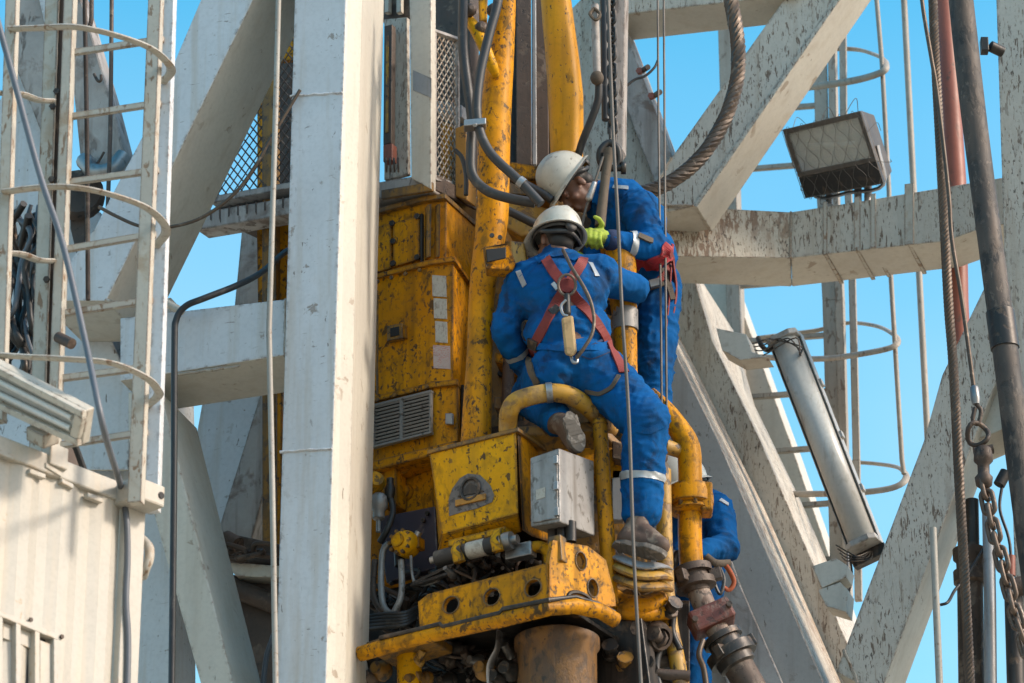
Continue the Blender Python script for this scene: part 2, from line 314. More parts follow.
def chain(parent, path, pitch, me, twist=0.):
    d = 0; i = 0; k = 0; L = 0; pts = []
    for p, q in zip(path, path[1:]):
        seg = (q-p).length
        while d <= L+seg:
            pts.append((p.lerp(q, (d-L)/seg), (q-p).normalized())); d += pitch
        L += seg
    for k, (p, t) in enumerate(pts):
        rot = t.to_track_quat('Z', 'Y').to_matrix().to_4x4() @ Matrix.Rotation(twist+(math.pi/2 if k % 2 else 0)+random.uniform(-.15, .15), 4, 'Z')
        place('link', me, parent, Matrix.Translation(p) @ rot)
# ------------------------------------------------------------------ ground
g = B(); 
bmesh.ops.create_grid(g.bm, x_segments=2, y_segments=2, size=1500)
gr = g.done('ground', 'sand'); gr['kind'] = 'structure'
def ext(a, b, z=-.03):                      # carry the line a->b on down to height z
    t = (z-b.z)/(b.z-a.z); return b+(b-a)*t
# ------------------------------------------------------------------ derrick mast
mast = thing('derrick_mast', 'tall white steel drilling mast of box columns, cross beams and diagonal braces', 'mast')
def fslab(fr, pts, d, name, mat, parent=mast, v=0., bevel=.006, label=None):
    return B().slab(fr.poly(pts, v), fr.b*d).done(name, mat, parent, bevel, label)
# left front column: front face, chamfer, side
def column(fr, xt, xb, vs, name, mat, ytop=-120, ground=True):
    top = [fr.at(x, ytop*1., v) if False else fr.at(x0+(x0-x1)*(-ytop)/683., ytop, v) for x0, x1, v in zip(xt, xb, vs)]
    bot = [fr.at(x1, 683, v) for x1, v in zip(xb, vs)]
    zt = top[0].z; T_ = []; Bo = []
    for a, b in zip(top, bot):
        a2 = a+(b-a)*((zt-a.z)/(b.z-a.z)); T_.append(a2); Bo.append(ext(a, b))
    return B().loft(T_, Bo).done(name, mat, mast, .006)
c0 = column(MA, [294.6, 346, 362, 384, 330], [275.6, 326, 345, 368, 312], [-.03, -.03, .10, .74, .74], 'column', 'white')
c0.data.materials.append(MATS['cream'])  # warm sunlight put into the colour of the column's right side
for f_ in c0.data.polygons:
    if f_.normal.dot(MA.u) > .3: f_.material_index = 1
# left upper diagonal
fslab(MA, [(226, -60), (282, -60), (166, 179), (106, 301), (40, 301), (94, 229), (145, 131)], .50, 'diagonal_brace', 'white', v=.02)
# left cross beam
fslab(MA, [(120, 318), (285.5, 299), (285.5, 355), (120, 381)], .40, 'cross_beam', 'white', v=.035)
# left lower diagonal
fslab(MA, [(128, 392), (161, 392), (238, 703), (206, 703), (150, 500), (128, 440)], .45, 'diagonal_brace', 'cream', v=.06)
# wide rear leg panel behind the ladder
lp = MA.poly([(0, 100), (15, 60), (44, 135), (64, 200), (100, 212), (150, 285), (170, 330), (172, 420), (172, 700), (-40, 700), (-40, 100)], .62)
B().slab(lp, MA.b*.3).done('leg_panel', 'white', mast, .006)
fslab(MA, [(60, 300), (96, 300), (132, 392), (128, 470), (62, 470)], .02, 'gusset_plate', 'white', v=.52)
fslab(MA, [(14, -40), (52, -40), (52, 60), (44, 140), (15, 66)], .25, 'leg_web', 'dirtywhite', v=.5)
fslab(MA, [(30, -40), (60, -40), (60, 36), (47, 36)], .1, 'leg_web', 'white', v=.48)
# pieces glimpsed between column and diagonal
fslab(MA, [(243, 215), (268, 215), (262, 330), (232, 330)], .2, 'rear_post', 'dirtywhite', v=1.9)
fslab(MA, [(206, 380), (266, 380), (221, 530), (190, 470)], .3, 'rear_brace', 'white', v=1.6)
fslab(MA, [(262, 388), (274, 388), (272, 460), (250, 545), (218, 530)], .25, 'rear_brace', 'dirtywhite', v=1.56)
# right side: upper diagonal
fslab(MB, [(826, -60), (878, -60), (694, 206), (660, 214), (625, 222), (671, 158)], .30, 'diagonal_brace', 'weathered')
# flanges proud of the web on both edges (narrow rolled edge)
fslab(MB, [(878, -62), (881, -60), (697, 207), (693, 206)], .31, 'flange_edge', 'weathered', v=-.012, bevel=.003)
# counter diagonal from upper left
fslab(MB, [(560, 20), (600, -20), (627, 104), (660, 186), (650, 222), (540, 222)], .3, 'diagonal_brace', 'weathered', v=.12)
fslab(MB, [(612, 0), (622, 20), (672, 156), (668, 200), (656, 186), (620, 92)], .25, 'diagonal_brace', 'dirtywhite', v=.05)
# top beam
fslab(MB, [(600, -40), (800, -40), (800, -6), (600, 17)], .30, 'cross_beam', 'weathered', v=-.04)
# horizontal beam, bright bay and grey bay
BR = Fr(1.0, -16)
pl = Fr(BR.at(790.5, 230).y+BR.at(790.5, 230).x*math.tan(R(19)), 19)
mv = V((.03, .36, 0)); md_ = [BR.at(790.5, 212), BR.at(790.5, 258)]; mb = [p+mv for p in md_]
e0 = [BR.at(655, 205), BR.at(655, 256)]; B().loft([e0[0], md_[0], md_[1], e0[1]], [e0[0]+BR.b*.34, mb[0], mb[1], e0[1]+BR.b*.34]).done('cross_beam', 'peelcream', mast, .004)
e0 = pl.poly([(868, 200), (1012, 176), (1012, 222), (974, 231), (946, 241)]); B().loft([md_[0]+V((.004, 0, 0))]+e0+[md_[1]+V((.004, 0, 0))], [mb[0]+V((.004, 0, 0))]+[p+pl.b*.34 for p in e0]+[mb[1]+V((.004, 0, 0))]).done('cross_beam', 'weathered', mast, .004)
# clamps and angle stubs strapped to the beam
for (x, yt, yb, w) in ((825, 204, 254, 4), (857, 199, 250, 6), (873, 196, 247, 5), (909, 186, 244, 9)):
    s_ = B(); s_.slab(pl.poly([(x-w/2, yt-2), (x+w/2, yt-3), (x+w/2, yb), (x-w/2, yb+1)], -.012), pl.b*.012)
    a = pl.at(x, yb, -.012); s_.bar(a, a+pl.b*.37+V((0, 0, -.012)), .022, .014, V((0, 0, -1)))
    s_.done('clamp_strap', 'ladder', mast, .002)
# right lower diagonals
d1 = fslab(MB, [(630, 262), (664, 330), (718, 440), (831, 700), (640, 700), (600, 300)], .95, 'diagonal_brace', 'shadedgrey', v=-.03)  # front face has its shade painted in as grey; right side is peeling cream
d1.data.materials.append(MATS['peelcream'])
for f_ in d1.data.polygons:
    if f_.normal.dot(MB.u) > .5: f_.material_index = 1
fslab(MB, [(690, 262), (712, 340), (760, 440), (872, 700), (830, 700), (700, 420), (640, 262)], .95, 'diagonal_brace', 'weathered', v=.95)
fslab(MB, [(725, 262), (790, 440), (858, 640), (850, 690), (800, 600), (690, 262)], .3, 'diagonal_brace', 'cream', v=2.3)
fslab(MB, [(690, 520), (716, 520), (742, 590), (790, 700), (730, 700)], .04, 'web_stiffener', 'dirtywhite', v=-.08)
fslab(MB, [(1010, 236), (1030, 300), (992, 392), (974, 440), (880, 695), (836, 672), (924, 440), (942, 375), (981, 294)], .32, 'diagonal_brace', 'weathered', v=-.02)
fslab(MB, [(990, 380), (1006, 372), (1024, 380), (1024, 402), (1001, 430), (978, 440)], .30, 'gusset_plate', 'cream', v=.05)
# small gussets carrying the tube light
for (q, v) in (([(716, 328), (746, 334), (752, 352), (768, 357), (740, 360), (722, 350)], .2), ([(812, 566), (836, 558), (848, 566), (846, 577), (822, 588)], .1), ([(818, 590), (840, 582), (848, 590), (846, 612), (826, 606)], .1)):
    fslab(MB, q, .14, 'bracket', 'cream', v=v, bevel=.003)
# right column and rear legs
def vpost(fr, x0, y0, x1, y1, w, d, v, name, mat, gnd=False, parent=mast):
    a, b = fr.at(x0, y0, v), fr.at(x1, y1, v)
    if gnd: b = ext(a, b)
    return B().bar(a, b, w, d, fr.n).done(name, mat, parent, .004)
vpost(MB, 1010, -60, 1036, 700, .17, .4, -.05, 'column', 'weathered', True)
vpost(MB, 723, -20, 741, 560, .085, .12, 2.2, 'rear_post', 'dullcream')
cl = B(); p = MB.at(990, 46, -.3); cl.cyl(p, p+V((.07, .03, -.02)), .03, 12); cl.box(p+V((-.03, 0, 0)), (V((1, 0, 0)), V((0, 1, 0)), ZU), (.02, .03, .04)); cl.done('pipe_clamp', 'darksteel', mast, .004)
bolts([MB.at(x, y, -.012) for x, y in ((640, 72), (652, 97))], MB.n, mast, .02, .02, 'redpipe')
for x, y in ((642, 71), (654, 96)): B().cyl(MB.at(x, y, .0), MB.at(x+6, y-4, -.06), .016, 10).done('bolt', 'brownsteel', mast)
for o in mast.children:                     # sheltered undersides chip less; on white beams the cream paints in warm ground bounce
    if o.type == 'MESH' and o.data.materials[0] in (MATS['weathered'], MATS['peelcream'], MATS['white']) and o != c0:
        o.data.materials.append(MATS['cream'])
        for f_ in o.data.polygons:
            if f_.normal.z < -.3: f_.material_index = 1
def weld(a, b_, nn, r=.009, mat='ladder'):
    k = max(4, int((b_-a).length/.02)); pts = [a.lerp(b_, i/k)+V((random.uniform(-.003, .003), random.uniform(-.003, .003), random.uniform(-.003, .003)))+nn*.002 for i in range(k+1)]
    B().tube(pts, [r*random.uniform(.75, 1.25) for _ in pts], 6).done('weld_bead', mat, mast)
weld(MA.at(285.8, 299, .03), MA.at(285.2, 355, .03), MA.n); weld(MA.at(285.2, 355, .03), MA.at(285.2, 355, .43), V((0, 0, -1)))
weld(md_[0], md_[1], BR.n, .008); weld(MB.at(662, 205, -.01), MB.at(694, 206, -.01), MB.n); weld(MB.at(671, 158, 0), MB.at(656, 186, .0), MB.n)
weld(MB.at(844, 650, -.02), MB.at(858, 684, -.02), MB.n); weld(MA.at(172, 376, .035), MA.at(240, 366, .035), MA.n, .007)
weld(MA.at(106, 301, .02), MA.at(166, 312, .02), MA.n, .01)
for y0 in (96, 452): weld(MA.at(293-(y0/683)*19, y0, -.03), MA.at(344.5-(y0/683)*19, y0-3, -.03), MA.n, .006, 'white')
# weathered dirty crown arm at upper left with its roller
arm = thing('hanging_guide_arm', 'dirty grey tapered guide arm hanging behind the left ladder', 'guide arm')
B().slab(MA.poly([(68, -40), (76, -20), (110, 95), (126, 157), (118, 165), (95, 168), (80, 160), (70, 60)], .3), MA.b*.14).done('arm', 'dirtywhite', arm, .012)
B().tube(spl([MA.at(84, 160, .27), MA.at(96, 172, .24), MA.at(112, 170, .24), MA.at(124, 156, .27)], 5), .045, 10).done('rounded_end', 'steel', arm)
hk = B(); hk.tube(spl([MA.at(x, y, .26) for x, y in ((94, 74), (98, 81), (101, 80), (101, 75))], 4), .008, 8); hk.done('hook', 'brownsteel', arm)
B().lathe(MA.at(80, 200, .42), MA.n+V((.3, 0, 0)), [(0, .0), (0, .12), (.02, .13), (.05, .11), (.08, .13), (.10, .12), (.10, .0)], 20).done('sheave', 'brownsteel', arm)
B().slab(MA.poly([(70, 205), (86, 205), (84, 252), (78, 262), (70, 228)], .4), MA.b*.05).done('sheave_bracket', 'brownsteel', arm, .006)
B().tube(spl([MA.at(x, y, .22) for x, y in ((64, 183), (82, 178), (98, 162), (104, 152), (96, 170), (108, 176))], 6), .006, 6).done('tie_wire', 'brownsteel', arm)
# ------------------------------------------------------------------ left ladder with cage
LA = Fr(-2.35, 14)
lad = thing('caged_ladder', 'cream painted ladder with hooped safety cage at the left edge', 'ladder')
def lbar(x0, y0, x1, y1, wpx, d, v, name='stile', mat='ladder', fr=LA, par=None, gnd=False):
    a, b = fr.at(x0, y0, v), fr.at(x1, y1, v)
    if gnd: b = ext(a, b)
    return B().bar(a, b, wpx/210., d, fr.n).done(name, mat, par or lad, .003)
lbar(12, -40, -3, 420, 11, .05, -.55, 'cage_bar')
lbar(53, -40, 27, 700, 14, .02, .05, gnd=True); lbar(70, -40, 42, 700, 10, .06, .0, gnd=True)
B().bar(LA.at(62, -40, .08), LA.at(35, 700, .08), .03, .05, LA.n).done('stile', 'brownsteel', lad)
lbar(156, -40, 134, 502, 13, .05, -.28, 'cage_bar')
lbar(169, -40, 151, 510, 12, .05, .06, mat='white')
for x0, y0, x1, y1 in ((70, 52, 163, 38), (68, 116, 160, 102), (64, 182, 158, 169), (62, 249, 155, 233), (60, 313, 152, 299), (57, 378, 149, 366), (56, 445, 147, 431)):
    B().bar(LA.at(x0, y0, .04), LA.at(x1, y1, .04), .032, .02, LA.n).done('rung', 'ladder', lad, .003)
def hoop(pts, vs, par, fr=LA, w=.022, th=.3, name='hoop', mat='ladder'):
    p = [fr.at(x, y, v) for (x, y), v in zip(pts, vs)]
    return B().tube(spl(p, 6), w, 8, flat=(ZU, .55 if th else 1)).done(name, mat, par)
hoop([(10, 29), (40, 28), (75, 27), (111, 34), (148, 47), (167, 62), (171, 72), (163, 82)], [-.55, -.6, -.66, -.64, -.5, -.3, -.1, .05], lad)
hoop([(4, 192), (35, 188), (68, 187), (101, 192), (141, 205), (160, 219), (166, 232), (156, 246)], [-.55, -.6, -.66, -.64, -.5, -.3, -.1, .05], lad)
hoop([(-2, 355), (28, 357), (66, 359), (111, 363), (145, 377), (157, 389), (158, 396), (147, 406)], [-.55, -.6, -.66, -.64, -.5, -.3, -.1, .05], lad)
for y in (97, 257): hoop([(-4, y-4), (20, y-3), (38, y+3), (52, y+4)], [-.55, -.4, -.2, 0], lad)
for x, y in ((57, 92), (53, 107), (52, 180), (47, 280)): B().hexbolt(LA.at(x, y, .04), LA.n, .016, .012).done('bolt', 'brownsteel', lad)
B().cyl(LA.at(58, 337, -.02), LA.at(72, 344, -.05), .025, 12).done('stile_fitting', 'brownsteel', lad)
# cable bundle hanging behind the ladder
bun = thing('hose_bundle', 'tangled black hoses and cables hung behind the left ladder', 'hose bundle')
for k in range(16):
    x0 = random.uniform(10, 40); pts = []
    for j in range(7):
        pts.append(LA.at(min(44, max(6, x0+random.uniform(-14, 14))), 208+j*31+random.uniform(-8, 8), .30+random.uniform(-.12, .12)))
    B().tube(spl(pts, 6), random.choice([.010, .014, .018]), 8).done('hose', random.choice(['rubber', 'rubber', 'rubber', 'darksteel', 'greycable']), bun)
for k in range(3): B().tube(spl([LA.at(14+k*6, 372+k*5, .15), LA.at(26+k*4, 380, .1), LA.at(36, 396+k*8, .12), LA.at(38, 430, .15)], 6), .009, 8).done('cord', 'wood', bun)
# loose cables at left
def cable(name, label, pts, r, mat='rubber', seg=8, cat='cable', group=None):
    o = B().tube(spl(pts, 8), r, seg).done(name, mat); return tag(o, label, cat, group)
cable('grey_cable', 'grey cable running down the left ladder and over the cream container', [LA.at(-4, 15, -.75), LA.at(14, 80, -.75), LA.at(40, 175, -.75), LA.at(63, 245, -.75), LA.at(85, 340, -.78), LA.at(104, 430, -.82)] + [CT.at(x, y, -.03) for x, y in ((121, 487), (126.5, 520), (127.5, 560), (126, 600), (128, 640), (127, 700))], .014, 'greycable')
for x0, x1, y1, v, lab in ((84, 88, 300, .12, 'black cable hanging down beside the ladder rungs in front of the guide arm'), (91, 90, 26, .1, 'short thin black cable at top edge between two ladder cables'), (112, 107, 230, 1.4, 'thin black cable crossing the sky patch behind the ladder')):
    cable('hanging_cable', lab, [LA.at(x0, -40, v), LA.at((x0+x1)/2+1, y1*.5, v), LA.at(x1, y1, v)], .011, 'brownsteel', group='thin cables behind the left ladder')
cable('thin_wire', 'thin brown wire sagging across the big left diagonal brace', [MA.at(x, y, -.06) for x, y in ((99, 207), (118, 217), (140, 226), (166, 227.5), (201, 218), (234, 194), (256, 165), (270, 140), (300, 90))], .009, 'rope')
cable('bent_hose', 'dark hose bent over the left cross beam and running straight down', [MA.at(310, 243, .9), MA.at(287, 251, .7), MA.at(262, 272, .3), MA.at(238, 285, .05), MA.at(205, 298, -.06), MA.at(186, 306, -.06), MA.at(176.5, 319, -.06), MA.at(174.5, 345, -.06), MA.at(174, 480, -.06), MA.at(171.5, 700, -.06)], .016, 'rubber')
hc = B(); hc.box(MA.at(165, 312, .1), (MA.u, MA.b, ZU), (.05, .05, .05)); hc.cyl(MA.at(166, 303, -.02), MA.at(183, 312, -.02), .02, 10); hc.done('hose_clamp', 'ladder', mast, .006)
# white conduit left of the column
o = B().tube([MA.at(x, y, -.10) for x, y in ((279.5, -40), (276, 100), (271.5, 250), (269, 330), (272, 470), (276, 700))], .014, 10).done('white_conduit', 'offwhitewire')
tag(o, 'thin white conduit running down just left of the big column', 'pipe')
cable('short_grey_cable', 'short grey cable behind the foot of the white column', [MA.at(286, 600, .5), MA.at(272, 640, .5), MA.at(266, 660, .5), MA.at(262, 700, .5)], .013, 'greycable')
# yellow guide rail seen behind the column
gl = thing('guide_rail', 'narrow dirty yellow guide rail partly hidden behind the big column', 'rail')
B().slab(MA.poly([(262, 30), (276, 30), (276, 700), (262, 700)], 1.3), MA.b*.06).done('rail_web', 'grimyyellow', gl, .004)
B().slab(MA.poly([(256, 195), (300, 195), (300, 320), (258, 320)], 1.42), MA.b*.06).done('rail_plate', 'yellow', gl, .004)
B().slab(MA.poly([(276.5, 380), (282, 380), (280, 700), (276.5, 700)], 1.26), MA.b*.05).done('rail_edge', 'yellow', gl, .004)
# dark machinery low behind the left diagonal
dm = thing('winch_unit', 'dark brown greasy winch unit low behind the left diagonal brace', 'winch')
B().slab(MA.poly([(212, 572), (290, 580), (290, 720), (246, 720), (226, 640)], 1.0), MA.b*.3).done('housing', 'brownsteel', dm, .01)
B().cyl(MA.at(218, 582, .95), MA.at(290, 610, .95), .05, 16).done('drum', 'brownsteel', dm)
B().slab(MA.poly([(222, 562), (285, 566), (285, 578), (236, 576)], .9), MA.b*.1).done('cream_plate', 'cream', dm, .004)
B().slab(MA.poly([(216, 530), (285, 545), (285, 566), (222, 560)], 1.05), MA.b*.1).done('bracket', 'brownsteel', dm, .01)
B().cyl(MA.at(226, 538, .9), MA.at(238, 545, .88), .04, 12).done('pin', 'brownsteel', dm)
lm = link_mesh('winch_chain_link', .035, .014, .032, 'brownsteel')
wc = thing('winch_chain', 'greasy brown chain lying over the winch behind the left diagonal', 'chain')
chain(wc, spl([MA.at(x, y, .86) for x, y in ((222, 545), (232, 552), (248, 555), (262, 550), (280, 552))], 6), .085, lm, .6)
# ------------------------------------------------------------------ container
ct = thing('container_cabin', 'cream corrugated container cabin with barred window at lower left', 'container')
def cw(x, y, v=0): return CT.at(x, y, v)
# wall as corrugated sheet: real folds
A_ = cw(-60, 424); C_ = cw(123, 497); zb = cw(60, 760).z; ztop = cw(123, 497).z-.02
b = B(); p0 = V((A_.x, A_.y, 0)); p1 = V((C_.x, C_.y, 0)); L_ = (p1-p0).length; n_ = int(L_/.055); prof = []
for i in range(n_+1):
    off = [.0, .0, .018, .018][i % 4]; prof.append(p0.lerp(p1, i/n_)+CT.b*off)
tv = [b.bm.verts.new(V((p.x, p.y, ztop))) for p in prof]; bv = [b.bm.verts.new(V((p.x, p.y, 5.2))) for p in prof]
for i in range(n_): b.bm.faces.new((tv[i], tv[i+1], bv[i+1], bv[i]))
tv2 = [b.bm.verts.new(v.co+CT.b*.1) for v in tv]
for i in range(n_): b.bm.faces.new((tv[i], tv[i+1], tv2[i+1], tv2[i]))
b.done('corrugated_wall', 'container', ct)
zt_ = cw(123, 497).z
B().slab([V((p0.x, p0.y, zt_-.03))-CT.b*.012, V((p1.x, p1.y, zt_-.03))-CT.b*.012, V((p1.x, p1.y, zt_+.06))-CT.b*.012, V((p0.x, p0.y, zt_+.06))-CT.b*.012], CT.b*.12).done('top_rail', 'container', ct, .008)
q0 = cw(122, 600, -.02); q1 = cw(142, 600, -.02); 
B().slab([V((q0.x, q0.y, 5.2)), V((q1.x, q1.y, 5.2)), V((q1.x, q1.y, zt_+.02)), V((q0.x, q0.y, zt_+.02))], CT.b*.16).done('corner_post', 'container', ct, .006)
c0_ = cw(137, 506, -.05); B().box(V((c0_.x, c0_.y, zt_+.0)), (CT.u, CT.b, ZU), (.085, .085, .05)).done('corner_casting', 'container', ct, .01)
B().cyl(V((c0_.x, c0_.y, zt_)) - CT.b*.09+CT.u*.06, V((c0_.x, c0_.y, zt_)) - CT.b*.082+CT.u*.06, .016, 12).done('casting_hole', 'blackgap', ct)
for x0, y0, x1, y1 in ((30, 468, 46, 474), (46, 462, 62, 472), (62, 478, 74, 484), (88, 492, 103, 498), (0, 449, 14, 455)):
    B().slab([cw(x0, y0, -.02), cw(x1, y1, -.02), cw(x1, y1+5, -.02), cw(x0, y0+5, -.02)], CT.b*.03).done('lashing_ring', 'container', ct, .004)
B().box(cw(55, 458, -.0), (CT.u, CT.b, ZU), (.05, .03, .05)).done('lifting_lug', 'container', ct, .006)
wf = B().slab([cw(-8, 609, .012), cw(58, 636, .012), cw(58, 720, .012), cw(-8, 720, .012)], CT.b*.02).done('window', 'windowdark', ct)
def wbar(x0, x1, y0=None):
    f = lambda x: 609+(x+8)*27/66
    B().slab([cw(x0, f(x0), -.03), cw(x1, f(x1), -.03), cw(x1, 720, -.03), cw(x0, 720, -.03)], CT.b*.045).done('window_bar', 'container', wf, .003)
for x0, x1 in ((-2, 3), (16, 21), (35, 40), (54, 58)): wbar(x0, x1)
B().slab([cw(-8, 607, -.032), cw(58, 634, -.032), cw(58, 640, -.032), cw(-8, 613, -.032)], CT.b*.045).done('window_head', 'container', wf, .003)
B().slab([cw(40, 640, -.012), cw(54, 645, -.012), cw(54, 720, -.012), cw(40, 720, -.012)], CT.b*.02).done('shutter', 'container', wf, .003)
B().slab([cw(3, 622, -.002), cw(35, 634, -.002), cw(35, 650, -.002), cw(3, 638, -.002)], CT.b*.01).done('blind', 'container', wf, .003)
for x, y in ((30, 620), (61, 637)): B().hexbolt(cw(x, y, -.0), CT.n, .01, .01).done('bolt', 'brownsteel', ct)
B().tube(spl([cw(143, 540, .05), cw(149, 548, .0), cw(149, 560, -.02), cw(145, 570, .0), cw(143, 576, .05)], 6), .022, 8).done('door_hook', 'ladder', ct)
# dark clutter on the roof edge
rc = thing('roof_cable_box', 'dark cable box behind the container roof edge under the strip light', 'box')
B().slab([cw(58, 440, .5), cw(78, 446, .5), cw(82, 478, .5), cw(58, 466, .5)], CT.b*.1).done('box_body', 'brownsteel', rc, .01)
B().tube(spl([cw(52, 450, .45), cw(60, 436, .42), cw(72, 440, .42), cw(84, 470, .45)], 5), .015, 8).done('cable_loop', 'rubber', rc)
# strip light left
FL = Fr(-3.0, 14)
fx = thing('strip_light', 'long off-white strip light fixture above the container at left edge', 'light')
a, b_, c, d = FL.at(-60, 334, 0), FL.at(87, 410, -.05), FL.at(82, 445, .08), FL.at(-60, 379, .13)
nrm = (b_-a).cross(d-a).normalized(); nrm = nrm if nrm.y < 0 else -nrm
B().slab([a, b_, c, d], -nrm*.05).done('housing', 'cream', fx, .006)
e1 = (b_-a).normalized(); e2 = (d-a).normalized()
B().slab([a+e2*.035+nrm*.004, b_+e2*.035-e1*.05+nrm*.004, c-e2*.035-e1*.05+nrm*.004, d-e2*.035+nrm*.004], -nrm*.003).done('reflector', 'reflector', fx)
for k in (.35, .65):
    B().cyl(a.lerp(d, k)+nrm*.018, b_.lerp(c, k)-e1*.06+nrm*.018, .013, 10).done('tube', 'lampwhite', fx)
B().slab([a-nrm*.0, b_, b_+e2*.03, a+e2*.03], nrm*.03).done('rim', 'cream', fx, .004)
B().slab([d-e2*.03, c-e2*.03, c, d], nrm*.03).done('rim', 'cream', fx, .004)
B().slab([b_-e1*.045+e2*.031, b_+e2*.031, c-e2*.031, c-e1*.045-e2*.031], nrm*.029).done('end_cap', 'cream', fx, .004)
B().box(c.lerp(d, .28)+V((0, .05, -.02)), (e1, e2, nrm), (.05, .03, .05)).done('mount', 'ladder', fx, .005)
# ------------------------------------------------------------------ right caged ladder far behind
RL = Fr(3.4, 18)
rl = thing('rear_caged_ladder', 'grey galvanised caged ladder against the sky behind the right beam', 'ladder')
S_ = 1/.86/200
def rbar(pts, wpx, v, name, mat='dullcream', d=.03):
    p = [RL.at(x, y, v) for x, y in pts]; b = B()
    for a, c in zip(p, p[1:]): b.bar(a, c+(c-a).normalized()*.002, wpx*S_, d, RL.n)
    return b.done(name, mat, rl, .003)
rbar([(818, -20), (823, 190), (829, 300), (838, 600)], 14, 0, 'stile', 'dullcream', .02); rbar([(830, -20), (834, 190), (839, 300), (847, 600)], 8, -.03, 'stile', 'dullcream', .06)
rbar([(842, -20), (843, 110), (849, 215), (851.5, 269), (853, 330), (856, 460), (858, 600)], 7, -.2, 'cage_bar')
rbar([(733, 250), (745, 560)], 10, .0, 'stile')
for pts in ([(875, -20), (882, 63), (889, 192), (890, 262), (902, 460), (904, 474)], [(903, -20), (913.6, 188), (918, 252), (927, 424), (936, 600)]):
    B().tube([RL.at(x, y, -.62 if pts[0][0] == 875 else -.1) for x, y in pts], .014 if pts[0][0] == 875 else .019, 8).done('cage_bar', 'dullcream', rl)
for y0 in (108, 166, 224, 282, 338, 394, 450, 506, 562):
    f = (y0-108)/454; B().bar(RL.at(735+f*8, y0+3, .03), RL.at(822+f*14, y0-4, .03), .03, .03, RL.n).done('rung', 'dullcream', rl, .003)
vs = [0, -.15, -.3, -.5, -.62, -.66, -.6, -.45, -.25, 0]
def rh(pts, v): 
    p = [RL.at(x, y, k) for (x, y), k in zip(pts, v)]
    B().tube(spl(p, 6), .021, 8, flat=(ZU, .55)).done('hoop', 'dullcream', rl)
rh([(758, 338), (790, 334), (819, 330), (848, 323), (876, 326), (893, 334), (897.5, 341), (890, 348), (855, 355), (816, 359), (756, 357)], [0, .1, .12, .1, -.1, -.4, -.6, -.66, -.6, -.4, -.2])
rh([(836, 49), (850, 49), (864, 51), (882, 58), (886.5, 65), (882, 72), (861, 79), (833, 84), (800, 88), (770, 89)], [.1, .1, 0, -.3, -.6, -.66, -.6, -.5, -.4, -.3])
rh([(853, 462), (878, 464), (899, 468), (906.5, 478), (892, 488), (853, 493), (807, 494), (770, 494)], [.1, 0, -.3, -.6, -.66, -.6, -.4, -.2])
# ------------------------------------------------------------------ floodlight on the beam
fl = thing('floodlight', 'square grey floodlight with wire guard standing on the right beam', 'floodlight')
FP = pl
def f4(k, v0, v1): return [FP.at(*k[0], v0), FP.at(*k[1], v0), FP.at(*k[2], v1), FP.at(*k[3], v1)]
Q = [(782.5, 130), (861, 111), (884, 183), (805, 198)]
fr_ = f4(Q, -.22, -.02); cen = sum(fr_, V())/4; fn = (fr_[1]-fr_[0]).cross(fr_[3]-fr_[0]).normalized(); fn = fn if fn.y < 0 else -fn
back = [cen+(p-cen)*.80-fn*.24+V((.07, 0, .02)) for p in fr_]
mid = [p-fn*.06 for p in fr_]
b = B(); b.loft(mid, back); b.done('housing', 'dirtylamp', fl, .008)
inn = lambda k: [cen+(p-cen)*k for p in fr_]
gx = (fr_[1]-fr_[0]).normalized(); gy = (fr_[3]-fr_[0]).normalized()
def qd(s0, s1, t0, t1, off=0.):
    f = lambda s, t: (fr_[0]*(1-s)+fr_[1]*s)*(1-t)+(fr_[3]*(1-s)+fr_[2]*s)*t+fn*off
    return [f(s0, t0), f(s1, t0), f(s1, t1), f(s0, t1)]
for r_ in ((0, 1, 0, .07), (0, 1, .63, .70), (0, .06, .07, .63), (.94, 1, .07, .63)):
    B().slab(qd(*r_, .004), -fn*.064).done('bezel', 'dirtylamp', fl, .004)
B().slab(qd(0, 1, .70, 1, .0), -fn*.06).done('ballast_box', 'darksteel', fl, .006)
B().slab(qd(.06, .94, .07, .63, -.05), -fn*.006).done('reflector', 'reflector', fl)
B().slab(qd(.06, .94, .07, .63, -.006), -fn*.004).done('glass', 'dustyglass', fl)
B().tube([qd(.2, .2, .3, .3, -.03)[0], qd(.8, .8, .42, .42, -.03)[0]], .018, 12).done('lamp', 'lampwhite', fl)
B().tube(spl([qd(0, 0, .0, .0, -.07)[0], qd(-.02, 0, .5, .5, -.1)[0], qd(.1, 0, 1.02, 1.02, -.1)[0], qd(.5, 0, 1.05, 1.05, -.11)[0], qd(.95, 0, 1.03, 1.03, -.1)[0], qd(1.03, 0, .5, .5, -.1)[0]], 5), .012, 6, flat=(FP.n, 1.6)).done('yoke', 'galv', fl)
for x, y in ((829, 199), (858, 197), (868, 196)):
    B().cyl(FP.at(x, y-14, .1), FP.at(x, y+6, .1), .022, 10).done('foot', 'galv', fl)
